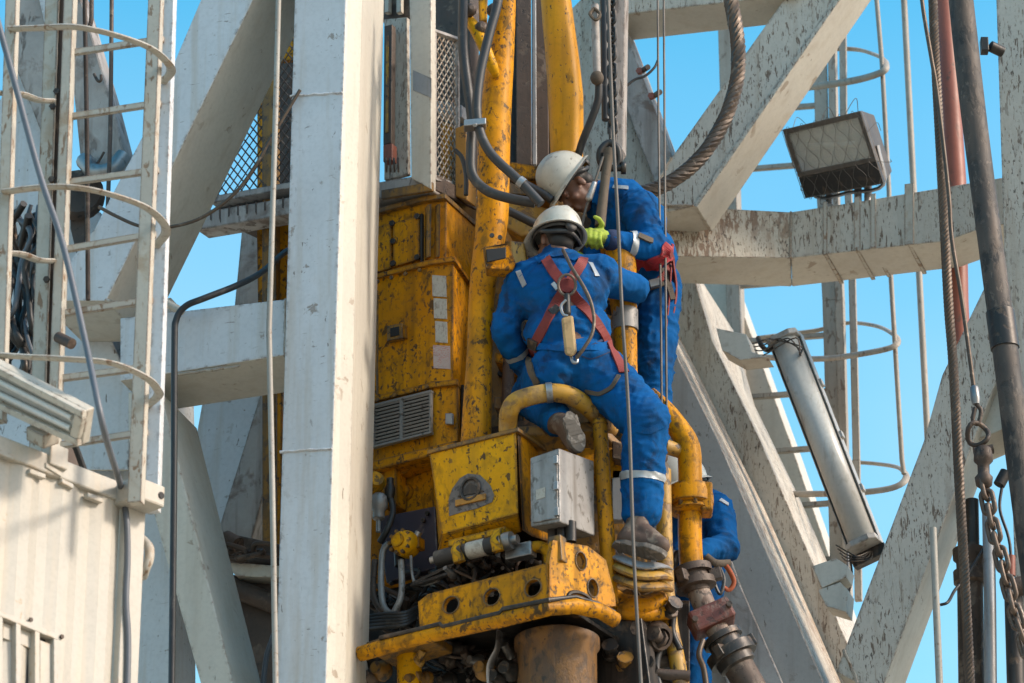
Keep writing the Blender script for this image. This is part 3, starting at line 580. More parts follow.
# wire guard: hexagonal netting on a small stand off
b = B(); nx, ny = 6, 3
fpos = lambda s, t, k=0: (fr_[0]*(1-s)+fr_[1]*s)*(1-t)+(fr_[3]*(1-s)+fr_[2]*s)*t+fn*(.03+.012*math.sin(7*s+5*t))
for i in range(nx):
    for sg in (-1, 1):
        pts = [fpos((i+.5+sg*(.46 if j % 2 else .03)+.10*math.sin(j*1.7+i))/nx, j/(ny*2)*1.06-.03) for j in range(ny*2+1)]
        b.tube(spl(pts, 3), .0016, 4)
b.tube([fpos(0, 0), fpos(1, 0), fpos(1, 1), fpos(0, 1)], .003, 4, closed=True)
for (s, t, ds, dt) in ((.15, 0, .05, -.12), (.5, 0, .1, -.15), (.8, 0, .16, -.18), (1, .3, .12, -.1), (1, .7, .13, .05), (.2, 1, -.05, .14), (.02, .8, -.06, .1)):
    a_ = fpos(s, t); c_ = fpos(s+ds, t+dt)-fn*.1; d_ = fpos(s+.12, t+.02)
    b.tube(spl([a_, c_, d_-fn*.15], 6), .002, 4)
b.done('wire_guard', 'thinwire', fl)
# ------------------------------------------------------------------ tube light hung diagonally
tl = thing('tube_light', 'dusty tube light fixture wired slantwise between two right braces', 'light')
TB = Fr(2.0, 18)
a, b_ = TB.at(785, 339, 0), TB.at(866, 549, -.04); ax = (b_-a).normalized(); nn = V((-.35, -.9, -.15)); nn = (nn-ax*nn.dot(ax)).normalized(); sx = ax.cross(nn)*.085
B().slab([a-sx-nn*.05, a+sx-nn*.05, b_+sx-nn*.05, b_-sx-nn*.05], nn*.05).done('housing', 'fixture', tl, .01)
B().slab([a-sx*.8+nn*.001, a+sx*.8+nn*.001, b_+sx*.8+nn*.001, b_-sx*.8+nn*.001], nn*.004).done('reflector', 'reflector', tl)
for k in (-.38, .38): B().cyl(a+sx*k+nn*.03+ax*.05, b_+sx*k+nn*.03-ax*.05, .017, 12).done('tube', 'lampwhite', tl)
d_ = B(); pr = [(-1, .0), (-.86, .05), (-.45, .078), (0, .085), (.45, .078), (.86, .05), (1, 0)]
t1 = [a+ax*.03+sx*k*.93+nn*(h+.006) for k, h in pr]; t2 = [b_-ax*.03+sx*k*.93+nn*(h+.006) for k, h in pr]
va = [d_.bm.verts.new(p) for p in t1]; vb = [d_.bm.verts.new(p) for p in t2]
for i in range(6): f = d_.bm.faces.new((va[i], va[i+1], vb[i+1], vb[i])); f.smooth = True
o = d_.done('diffuser', 'dustdiffuser', tl); 
md = o.modifiers.new('solid', 'SOLIDIFY'); md.thickness = .003
for e, s in ((a, 1), (b_, -1)): B().slab([e-sx*1.05-nn*.055, e+sx*1.05-nn*.055, e+sx*1.05+nn*.07, e+sx*.6+nn*.098, e-sx*.6+nn*.098, e-sx*1.05+nn*.07], ax*.035*s).done('end_cap', 'fixture', tl, .006)
for k in (-1, 1): B().slab([a+sx*k*1.0-nn*.052, a+sx*k*1.08-nn*.052, b_+sx*k*1.08-nn*.052, b_+sx*k*1.0-nn*.052], nn*.07).done('side_rim', 'fixture', tl, .003)
for k in (.25, .5, .75): B().box(a.lerp(b_, k)-sx*1.12-nn*.01, (ax, sx, nn), (.02, .012, .02)).done('latch', 'fixture', tl, .003)
B().box(b_+ax*.03-nn*.04, (sx, ax, nn), (.1, .03, .03)).done('mount', 'darksteel', tl, .004)
w_ = B()
for k in range(4):
    w_.tube(spl([TB.at(752+k, 344+3*k, -.1), TB.at(764, 340+5*k, -.14), a+sx*(.6-k*.5)+nn*.1+ax*(.02+.02*k), TB.at(800, 346+3*k, -.12), TB.at(802, 352, .0)], 5), .004, 5)
    w_.tube(spl([TB.at(836+2*k, 545+4*k, -.05), TB.at(848, 552+3*k, -.1), TB.at(858+4*k, 556+k, -.1), TB.at(872, 550, -.02)], 5), .004, 5)
w_.done('tie_wire', 'darksteel', tl, stuff=True)
B().tube(spl([TB.at(758, 338, -.05), TB.at(762, 346, -.1), TB.at(767, 350, -.06), TB.at(772, 346, -.04)], 5), .014, 8).done('cable_gland', 'darksteel', tl)
cable('lamp_cable', 'thin black cable hanging from the lower end of the tube light', [TB.at(850, 556, 0), TB.at(852, 580, 0), TB.at(845, 600, .02), TB.at(838, 612, .04)], .006)
cable('drop_wire', 'thin dark wire hanging straight down by the tube light bracket', [TB.at(846, 490, .3), TB.at(847.5, 550, .3), TB.at(848.5, 610, .3)], .007, 'greycable')
# ------------------------------------------------------------------ pipes and ropes on the right
o = B().tube([P(x, y, 1.55) for x, y in ((941, -40), (944, 0), (956, 181), (958, 300), (960, 345))], .058, 16).done('red_pipe', 'redpipe'); tag(o, 'faded red pipe behind the right end of the beam', 'pipe')
dp = thing('dark_standpipe', 'thick dark greasy pipe leaning along the right edge', 'pipe')
pts = [P(x, y, -.2) for x, y in ((957, -40), (961, 0), (972.5, 105), (990, 240), (1010, 385), (1022, 480), (1040, 620))]
B().tube(spl(pts, 5), [.062, .066, .063, .067, .064], 20).done('pipe_body', 'darkpipe', dp)
B().lathe(P(1000, 312, -.2), pts[4]-pts[3], [(0, .064), (0, .072), (.2, .072), (.2, .064)], 20).done('pipe_sleeve', 'darksteel', dp)
rp = helix_rope(spl([P(x, y, .1) for x, y in ((931, -40), (933, 0), (935, 53), (940, 141), (945, 240), (949, 310), (953, 361), (958, 458), (963, 547), (971, 700))], 6), .025, 5, .12, 6, 10).done('wire_rope', 'rope'); tag(rp, 'brown twisted wire rope running down in front of the right beam', 'rope')
cable('thin_steel_cable', 'thin steel cable beside the wire rope ending above the chain', [P(x, y, 0) for x, y in ((921, -40), (922, 0), (931, 56), (936.5, 88), (943, 141), (949, 197), (952, 240), (962, 301), (974, 389))], .011, 'rope')
sw = thing('rigging_swivel', 'rusty socket, eye and swivel joining the thin cable to the chain', 'swivel')
q = lambda x, y, Y=0.: P(x, y, Y)
B().lathe(q(974, 386), q(976, 404)-q(974, 386), [(0, .013), (.01, .022), (.07, .024), (.1, .018)], 14).done('socket', 'steel', sw)
B().tube(spl([q(976, 404), q(981, 411), q(978, 424), q(973, 420), q(975, 408)], 5), .011, 8).done('eye', 'brownsteel', sw)
c_ = q(978, 434); B().tube([c_+V((math.cos(k/16*6.283)*.052, .02*math.sin(k/8*6.283), math.sin(k/16*6.283)*.06)) for k in range(16)], .013, 8, closed=True).done('ring', 'brownsteel', sw)
B().lathe(q(983, 446), q(984, 486)-q(983, 446), [(0, .02), (.02, .045), (.08, .048), (.1, .03), (.15, .03), (.17, .045), (.21, .04), (.23, .015)], 16).done('swivel_body', 'brownsteel', sw)
B().cyl(q(974, 452), q(993, 449), .024, 12).done('pin', 'brownsteel', sw)
ch = thing('rigging_chain', 'rusty grey chain hanging at the lower right edge', 'chain')
lm2 = link_mesh('rigging_chain_link', .032, .013, .030, 'rustchain')
chain(ch, spl([q(x, y) for x, y in ((985, 488), (989, 507), (995, 536), (1001, 557), (1006, 577), (1011, 596), (1016, 616), (1023, 636), (1032, 668))], 5), .076, lm2, .5)
rp2 = thing('riser_pipe', 'dark vertical riser pipe with rusty coupling at lower right', 'pipe')
B().tube([q(972, 500, .7), q(973, 556, .7)], .034, 14).done('upper_pipe', 'darksteel', rp2)
B().lathe(q(969, 548, .7), V((0, 0, -1)), [(0, .04), (.01, .085), (.06, .085), (.075, .07), (.12, .07), (.13, .088), (.19, .088), (.2, .06)], 20).done('coupling', 'brownsteel', rp2)
B().tube([q(970, 575, .7), q(972, 720, .7)], .066, 18).done('lower_pipe', 'brownsteel', rp2)
o = B().tube([q(988, 505, .5), q(990, 600, .5), q(991, 720, .5)], .031, 14).done('grey_pipe', 'galv'); tag(o, 'slim grey pipe beside the dark riser pipe at lower right', 'pipe')
o = B().tube([q(933, 528, .2), q(941, 720, .2)], .018, 10).done('white_rod', 'offwhitewire'); tag(o, 'thin white rod in front of the lower right diagonal', 'rod')
cable('tie_cable', 'thin black cable hooking round the riser pipe', [q(940, 605, .3), q(948, 602, .3), q(955, 590, .45), q(966, 577, .5), q(984, 548, .5)], .008)
dv = thing('hose_fitting', 'small dark hose fitting with a red sleeve at the right edge', 'fitting')
B().cyl(q(999, 485, .3), q(1006, 472, .3), .03, 12).done('fitting_body', 'darksteel', dv); B().tube(spl([q(1002, 486, .3), q(1000, 510, .3), q(1010, 545, .3), q(1011, 600, .3)], 6), .008, 8).done('hose', 'rubber', dv)
B().cyl(q(1011, 556, .28), q(1011, 576, .28), .022, 10).done('red_sleeve', 'redpipe', dv); B().cyl(q(1004, 590, .3), q(1030, 584, .3), .05, 12).done('valve', 'brownsteel', dv)
B().cyl(q(1013, 585, .35), q(1017, 720, .35), .045, 14).done('hose_pipe', 'darksteel', dv)
# thick sling
sl_ = helix_rope(spl([P(x, y, .25) for x, y in ((726, -40), (731, 0), (738, 45), (736, 85), (722, 125), (700, 158), (672, 181), (642, 193), (615, 192), (596, 186))], 8), .040, 6, .22).done('rope_sling', 'rope'); tag(sl_, 'thick brown wire rope sling curving behind the standing worker', 'rope')
for k, (x0, x1) in enumerate(((657.5, 661), (663.5, 666))):
    cable('hanging_wire', ('left' if k == 0 else 'right')+' one of the twin thin wires beside the standing worker', [P(x0, -40, -.15-k*.1), P(x0+1, 120, -.15-k*.1), P(x1, 330, -.3), P(x1+1, 450, -.3)], .0065, 'thinwire', 6, 'wire', 'twin hanging wires')
cable('long_wire', 'long thin steel wire hanging in front of both workers', [P(x, y, -1.0) for x, y in ((607, -40), (608, 0), (613, 129), (618, 220), (622, 310), (629, 420), (634, 560), (642, 700))], .0085, 'thinwire', 8, 'wire')
cable('tie_end_wire', 'thin black wire tied to the twin wires against the sky', [P(x, y, .1) for x, y in ((622, 90), (634, 80), (645, 76), (654, 68), (658, 60))], .007, 'rubber', 6, 'wire')
# ------------------------------------------------------------------ chain hoist line in front of the right bail
hc_ = thing('hoist_chain', 'dark greasy hoist chain hanging beside the right yellow bail', 'chain')
lm3 = link_mesh('hoist_chain_link', .022, .009, .021, 'darksteel')
chain(hc_, [P(611, -10, -.35), P(613, 145, -.35)], .053, lm3, .5)
sb = thing('hoist_shackle', 'dark bow shackle at the end of the hoist chain', 'shackle')
pts = [P(604, 168, -.35), P(600, 160, -.36), P(601, 150, -.37), P(609, 143, -.37), P(617, 148, -.37), P(619, 160, -.36), P(616, 170, -.35)]
B().tube(spl(pts, 5), .019, 10).done('bow', 'darksteel', sb); B().cyl(P(600, 168, -.36), P(624, 168, -.36), .018, 12).done('pin', 'darksteel', sb); B().hexbolt(P(621, 168, -.36), V((1, 0, 0)), .032, .025).done('nut', 'darksteel', sb)
o = B().tube([P(604, -40, -.1), P(606, 120, -.1)], .022, 8).done('black_hose', 'rubber'); tag(o, 'black hose straight behind the hoist chain', 'hose')
o = B().slab([P(612, -40, .0), P(626, -40, 0), P(623, 150, 0), P(614, 160, 0)], V((.02, .08, 0))).done('grey_guide_bar', 'dirtywhite', None, .006); tag(o, 'weathered grey guide bar behind the hoist chain', 'bar')
st = B(); pp = spl([P(x, y, -.4) for x, y in ((610, 150), (607, 165), (604, 190), (600, 226))], 5); st.tube(pp, [.034, .026, .026, .03], 8, flat=(V((1, 0, 0)), .9)); o = st.done('web_sling', 'strap'); tag(o, 'dirty brown web sling hanging from the shackle between the workers', 'sling')
kn = thing('hanging_rod', 'grey rod with a knotted cord beside the right yellow bail', 'rod')
B().tube([P(595, 5, -.2), P(597, 75, -.2)], .02, 8).done('rod', 'dirtywhite', kn); B().tube(spl([P(594, 8, -.22), P(590, 14, -.23), P(596, 20, -.24), P(600, 14, -.23), P(594, 8, -.22)], 5), .009, 6).done('cord_knot', 'strap', kn)
B().ell(P(597, 78, -.22), (.035, .03, .04)).done('knot', 'strap', kn); B().tube(spl([P(599, 84, -.2), P(598, 100, -.18), P(592, 118, -.15), P(583, 140, -.1), P(578, 156, 0)], 6), .02, 8).done('hose_tail', 'rubber', kn)
# ------------------------------------------------------------------ top drive
td = thing('top_drive', 'large dirty yellow top drive hanging inside the mast', 'top drive')
T = TD; u, n, bk = TD.u, TD.n, TD.b
def tp(x, y, v=0.): return T.at(x, y, v)
def prism(pts, ztop_px, zbot_px, name, mat, parent=td, bevel=.006, ref=0, **k):
    # pts: (px, v) cross-section measured at row ztop; true vertical prism
    base = [tp(x, ztop_px[1], v) for x, v in pts]; z1 = tp(*ztop_px).z; z0 = tp(*zbot_px).z
    # re-evaluate x at the right height
    sec = []
    for x, v in pts:
        p = tp(x, (ztop_px[1]+zbot_px[1])/2, v); sec.append(V((p.x, p.y, 0)))
    return B().loft([V((p.x, p.y, z1)) for p in sec], [V((p.x, p.y, z0)) for p in sec]).done(name, mat, parent, bevel, **k)
# motor housing, lower and upper block
mh = prism([(330, 0), (430.5, 0), (453, .03), (472, .36), (380, .8), (330, .5)], (428, 264), (433, 386), 'motor_housing', 'yellow')
prism([(330, .03), (424, .03), (446, .06), (476, .40), (380, .8), (330, .5)], (422, 200), (428, 262), 'upper_housing', 'yellow')
prism([(330, -.02), (431, -.02), (455, .01), (476, .36), (380, .8), (330, .5)], (428, 262), (428.5, 267), 'housing_flange', 'yellow', bevel=.003)
prism([(330, .01), (433, .01), (458, .04), (474, .36), (380, .8), (330, .5)], (433, 386), (436, 450), 'lower_housing', 'yellow')
prism([(330, -.012), (434.5, -.012), (457.5, .018), (476, .37), (380, .8), (330, .5)], (433, 383), (433, 388.5), 'housing_flange', 'yellow', bevel=.003)
prism([(330, .0), (388, .0), (408, .0), (423, .0), (445, .03), (476, .38), (380, .8), (330, .5)], (422, 196), (422, 201), 'housing_flange', 'grimyyellow', bevel=.003)
def panel(pts, v, d, name, mat, parent=mh, bevel=.003, label=None): return B().slab([tp(x, y, v) for x, y in pts], bk*d).done(name, mat, parent, bevel, label)
# access doors on the upper block
for q_ in ([(372, 228), (391, 223), (391, 268), (372, 274)], [(393, 222.5), (419, 215.5), (419.5, 259), (393, 267)]):
    panel(q_, .012, .018, 'access_door', 'yellow')
panel([(420, 214), (422, 213), (422, 262), (420, 262.5)], .008, .02, 'door_gap', 'blackgap')
for x, y in ((393, 224), (394, 264), (418, 258), (418, 217), (394, 242)): B().hexbolt(tp(x, y, .014), n, .016, .016).done('door_catch', 'darksteel', mh)
# ribs on the chamfer of the upper block
cn = (u*.75+n*.65).normalized()
for x, v in ((428, .02), (437, .04)): B().box(tp(x, 232, v), (u, cn, ZU), (.012, .02, .15)).done('rib', 'grimyyellow', mh, .003)
# square lifting eye plate
panel([(387, 326), (402, 323), (402, 338), (387, 341)], -.03, .05, 'square_fitting', 'grimyyellow'); panel([(390, 328), (399, 326), (399, 335), (390, 337)], -.034, .02, 'fitting_hole', 'blackgap'); panel([(402, 324), (406, 325), (406, 338), (402, 337)], -.02, .03, 'fitting_tab', 'yellow')
# paper notices on the chamfer
A1, A2 = tp(430.5, 325, 0), tp(453, 325, .03)
def chamf(x, y, off=-.004):       # point on the chamfer plane
    cx = (V((A2.x, A2.y, 0))-V((A1.x, A1.y, 0))); nr = V((-cx.y, cx.x, 0)).normalized(); nr = nr if nr.y < 0 else -nr
    d = ray(x, y); o_ = A1+nr*(-off); t = (o_-CAM).dot(nr)/d.dot(nr); return CAM+d*t, nr
for (x0, y0, x1, y1, m_) in ((432, 275, 446, 297, 'paper'), (433.5, 298, 446.5, 319, 'paper'), (435, 321, 447, 343, 'paper'), (433, 345, 450, 369, 'redpaper')):
    s_ = [chamf(x0, y0)[0], chamf(x1, y0+1)[0], chamf(x1+.5, y1)[0], chamf(x0+.5, y1-1)[0]]; B().slab(s_, -chamf(x0, y0)[1]*.003).done('paper_label', m_, mh)
# vent grilles with slats
gv = panel([(372, 404), (430, 389.5), (431, 434), (372, 447)], -.012, .02, 'vent_grille', 'darksteel')
for (xa, xb) in ((374, 399.5), (402.5, 429)):
    f = lambda x: 403.5-(x-372)*.25
    for k in range(11):
        y = 3.5+k*3.55; B().slab([tp(xa, f(xa)+y, -.034), tp(xb, f(xb)+y, -.034), tp(xb, f(xb)+y+2.1, -.030), tp(xa, f(xa)+y+2.1, -.030)], bk*.006).done('slat', 'slatgrey', gv)
    for (e0, e1) in ((xa-1.5, xa), (xb, xb+1.5)): B().slab([tp(e0, f(e0)+1, -.036), tp(e1, f(e1)+1, -.036), tp(e1, f(e1)+43.5, -.036), tp(e0, f(e0)+43.5, -.036)], bk*.024).done('grille_frame', 'slatgrey', gv)
for yy in (1, 42): B().slab([tp(372, 403.5+yy, -.0375), tp(431, 388.7+yy, -.0375), tp(431, 391+yy, -.0375), tp(372, 405.7+yy, -.0375)], bk*.024).done('grille_frame', 'slatgrey', gv)
# side face vent
sp = tp(462, 400, .10); sd = (bk*.98+u*.02).normalized()
g2 = B().box(tp(465, 411, .13)+u*.012, (bk, ZU, u), (.05, .12, .006)).done('side_vent', 'darksteel', mh)
for k in range(9): B().box(tp(465, 411, .13)+u*.02+ZU*(-.1+k*.025), (bk, ZU, u), (.045, .006, .006)).done('slat', 'steel', g2)
for q_ in ([(396, 300), (399, 300), (399, 303), (396, 303)],): pass
# rust pins and rivets
for x in (378, 392, 406, 420): B().hexbolt(tp(x, 282.5-(x-375)*.27, -.022), n, .011, .01).done('bolt', 'grimyyellow', mh)
for x in (378, 395, 412, 427): B().hexbolt(tp(x, 401-(x-375)*.27, -.014), n, .011, .01).done('bolt', 'grimyyellow', mh)
panel([(376, 290), (378, 290), (378, 395), (376, 395)], -.004, .01, 'seam', 'grimyyellow')
panel([(445, 413), (452, 413), (452, 424), (445, 424)], -.0, .02, 'grey_patch', 'galv')
# ---- cage with mesh guards above the motor
cg = B().slab([tp(196, 213, -.02), tp(431, 173, -.02), tp(431, 190, -.02), tp(196, 230, -.02)], bk*.12).done('cage_frame', 'dirtywhite', td, .006)
B().slab([tp(431.5, 173.5, -.0), tp(431.5, 190, -.0), tp(478, 212, .42), tp(478, 200, .42)], n*.03+u*.01).done('cage_side_rail', 'brownsteel', cg, .004)
B().slab([tp(212, 196, .03), tp(300, 180, .03), tp(300, 186, .03), tp(210, 203, .03)], bk*.3).done('cage_rail', 'dirtywhite', cg, .004)
B().slab([tp(205, 214, .1), tp(440, 178, .1), tp(476, 200, .44), tp(260, 240, .6)], V((0, 0, .02))).done('cage_floor', 'brownsteel', cg, .004)
B().slab([tp(381, 190, -.045), tp(432, 181.5, -.045), tp(432, 190.5, -.045), tp(381, 199, -.045)], bk*.02).done('cage_lip', 'grimyyellow', cg, .003)
for x in range(210, 290, 9):
    y = 212-(x-196)*.17; B().slab([tp(x, y, -.024), tp(x+1.2, y, -.024), tp(x+1.2, y+random.uniform(8, 15), -.024), tp(x, y+10, -.024)], bk*.006).done('drip_stain', 'brownsteel', cg)
post = B().slab([tp(409, -50, -.05), tp(431, -50, -.05), tp(431, 189, -.05), tp(411, 178, -.05)], bk*.05).done('cage_post', 'cream', td, .004)
B().slab([tp(413, 70, -.053), tp(431.2, 78, -.053), tp(431.2, 98, -.053), tp(413, 90, -.053)], bk*.004).done('grey_tape', 'galv', post)
B().slab([tp(384, 19, .06), tp(407, 17, .06), tp(408, 174, .06), tp(384, 180, .06)], bk*.03).done('door_panel', 'weathered', td, .004)
B().slab([tp(384, 26, .0), tp(392, 24, .0), tp(391, 143, .0), tp(383, 145, .0)], bk*.04).done('rusty_bar', 'brownsteel', td, .004)
B().slab([tp(385.5, 36, -.004), tp(388.5, 35, -.004), tp(388, 132, -.004), tp(385, 133, -.004)], bk*.04).done('bar_edge', 'rustyellow', td, .003)
B().slab([tp(383, 145, -.01), tp(392, 143, -.01), tp(392, 160, -.01), tp(383, 162, -.01)], bk*.05).done('bar_foot', 'redpipe', td, .004)
B().slab([tp(380, -40, .1), tp(412, -40, .1), tp(412, 16, .1), tp(380, 20, .1)], bk*.1).done('door_head', 'brownsteel', td, .004)
for x in (384, 396): B().slab([tp(x, -40, .06), tp(x+5, -40, .06), tp(x+5, 12, .06), tp(x, 13, .06)], bk*.03).done('door_stop', 'ladder', td, .003)
for x in (386, 390, 394, 398): B().cyl(tp(x, 158, -.02), tp(x+.5, 172, -.02), .006, 6).done('tine', 'brownsteel', td)
# mesh panels: expanded metal strands
def meshpanel(org, ex, ey, nx, ny, name, mat, parent, r=.0045, frame=None):
    b = B()
    for s in (1, -1):
        for k in range(-ny, nx+ny+1):
            pts = []
            for j in range(ny*2+1):
                X = k+s*j/2.; 
                if -.01 <= X <= nx+.01: pts.append(org+ex*(X/nx)+ey*(j/(2*ny)))
            if len(pts) > 1: b.tube([pts[0], pts[-1]], r, 4)
    o = b.done(name, mat, parent)
    if frame:
        for p0_, p1_ in ((org, org+ex), (org+ex, org+ex+ey), (org+ex+ey, org+ey), (org+ey, org)): B().bar(p0_, p1_, .03, .02, n).done('mesh_frame', frame, o, .002)
    return o
o0 = tp(214, 42, .12); meshpanel(o0, tp(300, 26, .12)-o0, tp(214, 200, .12)-o0, 11, 15, 'mesh_guard', 'brownsteel', td)
B().slab([tp(257, 30, .5), tp(268, 28, .5), tp(268, 200, .5), tp(257, 202, .5)], bk*.08).done('inner_post', 'yellow', td, .004)
B().slab([tp(268, 20, .52), tp(330, 8, .52), tp(330, 200, .52), tp(268, 200, .52)], bk*.03).done('inner_sheet', 'brownsteel', td, .004)
B().slab([tp(266, 35, .3), tp(300, 29, .3), tp(300, 60, .3), tp(268, 62, .3)], bk*.03).done('inner_bracket', 'yellow', td, .004)
o0 = tp(432.5, 30, 0.); ex = tp(455.5, 38, .28)-o0; ey = tp(432.5, 178, 0)-o0
meshpanel(o0, ex, ey, 5, 15, 'mesh_guard', 'ladder', td, .0045, 'dirtywhite')
B().slab([tp(440, 120, .5), tp(464, 128, .5), tp(464, 200, .5), tp(440, 190, .5)], bk*.1).done('inner_cover', 'yellow', td, .006)
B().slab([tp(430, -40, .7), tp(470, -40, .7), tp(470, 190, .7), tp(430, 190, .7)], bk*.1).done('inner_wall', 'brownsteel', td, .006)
B().slab([tp(436, 100, .35), tp(462, 105, .35), tp(462, 118, .35), tp(436, 112, .35)], bk*.1).done('inner_ledge', 'galv', td, .006)
B().slab([tp(455, 128, .2), tp(466, 124, .2), tp(467, 200, .2), tp(455, 196, .2)], bk*.1).done('inner_cover', 'ochre', td, .006)
# ---- bails (lifting links)
def vtube(name, mat, rows, Y, parent=td, fl=1.0):
    cs = [P((a+b)/2, y, Y) for y, a, b in rows]; rs = [(b-a)/2/200. for y, a, b in rows]
    m = 6; pts = spl(cs, m); rr = lerp(rs, m, len(pts)); return B().tube(pts, rr, 20).done(name, mat, parent)
vtube('bail', 'yellow', [(-60, 501, 519), (0, 498, 516), (64, 486, 514), (129, 478, 511), (220, 476, 508), (282, 470, 496), (355, 467, 492), (410, 463, 491), (445, 461, 491)], -.42)
vtube('bail', 'bailyellow', [(-60, 536, 568), (0, 540, 572), (60, 545, 580), (97, 547, 584), (135, 549, 584), (185, 551, 583)], .05)
for (a_, b_, m_, Y) in ((516, 531, 'brownsteel', .35), (532, 536, 'galv', .4), (536, 548, 'brownsteel', .42), (505, 516, 'darksteel', .5), (548, 556, 'darksteel', .5)):
    B().slab([P(a_, -40, Y), P(b_, -40, Y), P(b_+1, 165, Y), P(a_, 165, Y)], V((.0, .08, 0))).done('guide_bar', m_, td, .005)
B().slab([P(508, 161, .1), P(540, 166, .1), P(540, 180, .1), P(506, 176, .1)], V((.05, .15, 0))).done('bail_block', 'yellow', td, .008)
B().slab([P(505, 181, .05), P(545, 186, .05), P(545, 196, .05), P(505, 194, .05)], V((.05, .15, 0))).done('bail_block', 'grimyyellow', td, .008)
B().slab([P(504, 199, .0), P(548, 208, .0), P(550, 232, .0), P(520, 236, .0), P(504, 226, 0)], V((.05, .2, 0))).done('bail_block', 'rustyellow', td, .008)
B().slab([P(452, 196, .34), P(620, 196, .34), P(640, 450, .34), P(455, 450, .34)], V((.05, .2, 0))).done('gear_case', 'grimyyellow', td, .02)
for (x0, y0, x1, y1, Y, m_) in ((508, 276, 545, 296, .22, 'yellow'), (496, 310, 530, 318, .2, 'grimyyellow'), (495, 352, 530, 362, .18, 'yellow'), (494, 396, 540, 408, .12, 'grimyyellow'), (498, 240, 560, 250, .2, 'rustyellow')):
    B().slab([P(x0, y0, Y), P(x1, y0+6, Y), P(x1, y1+6, Y), P(x0, y1, Y)], V((.03, .16, 0))).done('case_rib', m_, td, .006)
for y in (266, 302, 330, 375, 418): B().hexbolt(P(501, y, .33), V((0, -1, 0)), .018, .03).done('case_bolt', 'darksteel', td)
B().cyl(P(512, 262, .18), P(506, 440, .1), .03, 12).done('case_pipe', 'brownsteel', td); B().cyl(P(522, 300, .2), P(520, 440, .16), .018, 10).done('case_pipe', 'darksteel', td)
# hollow box bracket on the left bail
hb = B().slab([P(483, 246, -.72), P(509, 243, -.72), P(516, 262, -.60), P(512, 270, -.60), P(486, 268, -.72)], V((.0, .10, .0))).done('box_bracket', 'yellow', td, .01)
B().slab([P(486, 249, -.726), P(506, 247, -.726), P(506, 258, -.726), P(487, 262, -.726)], V((0, .01, 0))).done('bracket_hollow', 'blackgap', hb, .004)
B().slab([P(510, 240, -.5), P(524, 242, -.5), P(528, 270, -.5), P(512, 272, -.5)], V((.02, .2, 0))).done('bracket_arm', 'rustyellow', td, .008)
for x, y in ((492, 236), (500, 238)): B().hexbolt(P(x, y, -.58), V((0, -1, 0)), .012, .012).done('bolt', 'darksteel', td)
# yellow hook lever at the top
B().tube(spl([P(466, 18, -.5), P(472, 24, -.55), P(482, 42, -.57), P(492, 66, -.55), P(496, 76, -.5)], 5), [.022, .03, .032, .03, .02], 10).done('hook_lever', 'brightyellow', td)
B().slab([P(478, -20, -.5), P(488, -20, -.5), P(487, 20, -.5), P(479, 22, -.5)], V((0, .06, 0))).done('lever_bar', 'brightyellow', td, .006)
for x, y in ((469, 12), (492, 12), (480, 30)): B().lathe(P(x, y, -.56), V((.3, -1, 0)), [(0, .03), (.02, .034), (.04, .03), (.05, .012)], 12).done('lever_joint', 'brownsteel', td)
# hoses
cable('hydraulic_hose', 'left black hydraulic hose looping in front of the left yellow bail', [P(x, y, -.62) for x, y in ((463, -40), (463, 0), (463, 48), (468, 90), (472, 122), (471, 148), (472, 174), (486, 190), (508, 198), (535, 203))], .025, 'rubber', 12, 'hose', 'hydraulic hoses')
cable('hydraulic_hose', 'right black hydraulic hose crossing diagonally over the left yellow bail', [P(x, y, -.7) for x, y in ((500, -40), (498, 0), (489, 35), (479, 80), (477.5, 120), (489, 151), (515, 177), (528, 190), (541, 204))], .024, 'rubber', 12, 'hose', 'hydraulic hoses')
hcl = B(); hcl.box(P(475, 125, -.70), (V((1, 0, .1)), V((0, 1, 0)), ZU), (.055, .035, .018)); hcl.cyl(P(475, 125, -.74), P(475, 125, -.75), .012, 8); tag(hcl.done('hose_clip', 'steel', None, .005), 'small steel clip pinching the two hydraulic hoses together', 'clip')
for x, y, dx in ((519, 181, 8),): B().lathe(P(x, y, -.7), P(x+dx, y+6, -.7)-P(x, y, -.7), [(0, .026), (0, .03), (.03, .03), (.03, .026)], 12).done('hose_ferrule', 'steel', td)
cable('rear_hose', 'black hose behind the bail running toward the rear worker', [P(x, y, -.1) for x, y in ((505, 176), (520, 182), (540, 192), (552, 200))], .022, 'rubber', 10, 'hose')
cable('lower_rear_hose', 'short black hose under the hard hats beside the bail', [P(x, y, -.1) for x, y in ((500, 207), (515, 214), (535, 224), (550, 230))], .022, 'rubber', 10, 'hose')
cable('cage_hose', 'thin black hose curling round the cage corner', [P(x, y, -.3) for x, y in ((455, 150), (462, 158), (466, 175), (466, 195))], .012, 'rubber', 8, 'hose')
# ---- front gearbox cover with emblem
fb = B().loft([tp(429, 452, -.3), tp(516, 430, -.3), tp(518.5, 514, -.3), tp(442, 535, -.3)], [tp(429, 452, .2), tp(516, 430, .2), tp(516, 530, .2), tp(437, 552, .2)]).done('front_cover', 'brightyellow', td, .008)
B().loft([tp(442.3, 535.5, -.302), tp(518.7, 514.5, -.302), tp(521.5, 532, -.20), tp(437.5, 556, -.20)], [tp(442, 535, -.1), tp(518, 514, -.1), tp(522, 530, .1), tp(437, 552, .1)]).done('cover_skirt', 'brightyellow', fb, .004)
B().slab([tp(517, 430, -.29), tp(543, 440, .08), tp(546, 537, .08), tp(522, 530, -.29)], bk*.1).done('cover_side', 'yellow', fb, .006)
B().slab([tp(427, 450, -.312), tp(518, 427, -.312), tp(518, 431, -.312), tp(427, 454, -.312)], bk*.3).done('cover_lip', 'grimyyellow', fb, .003)
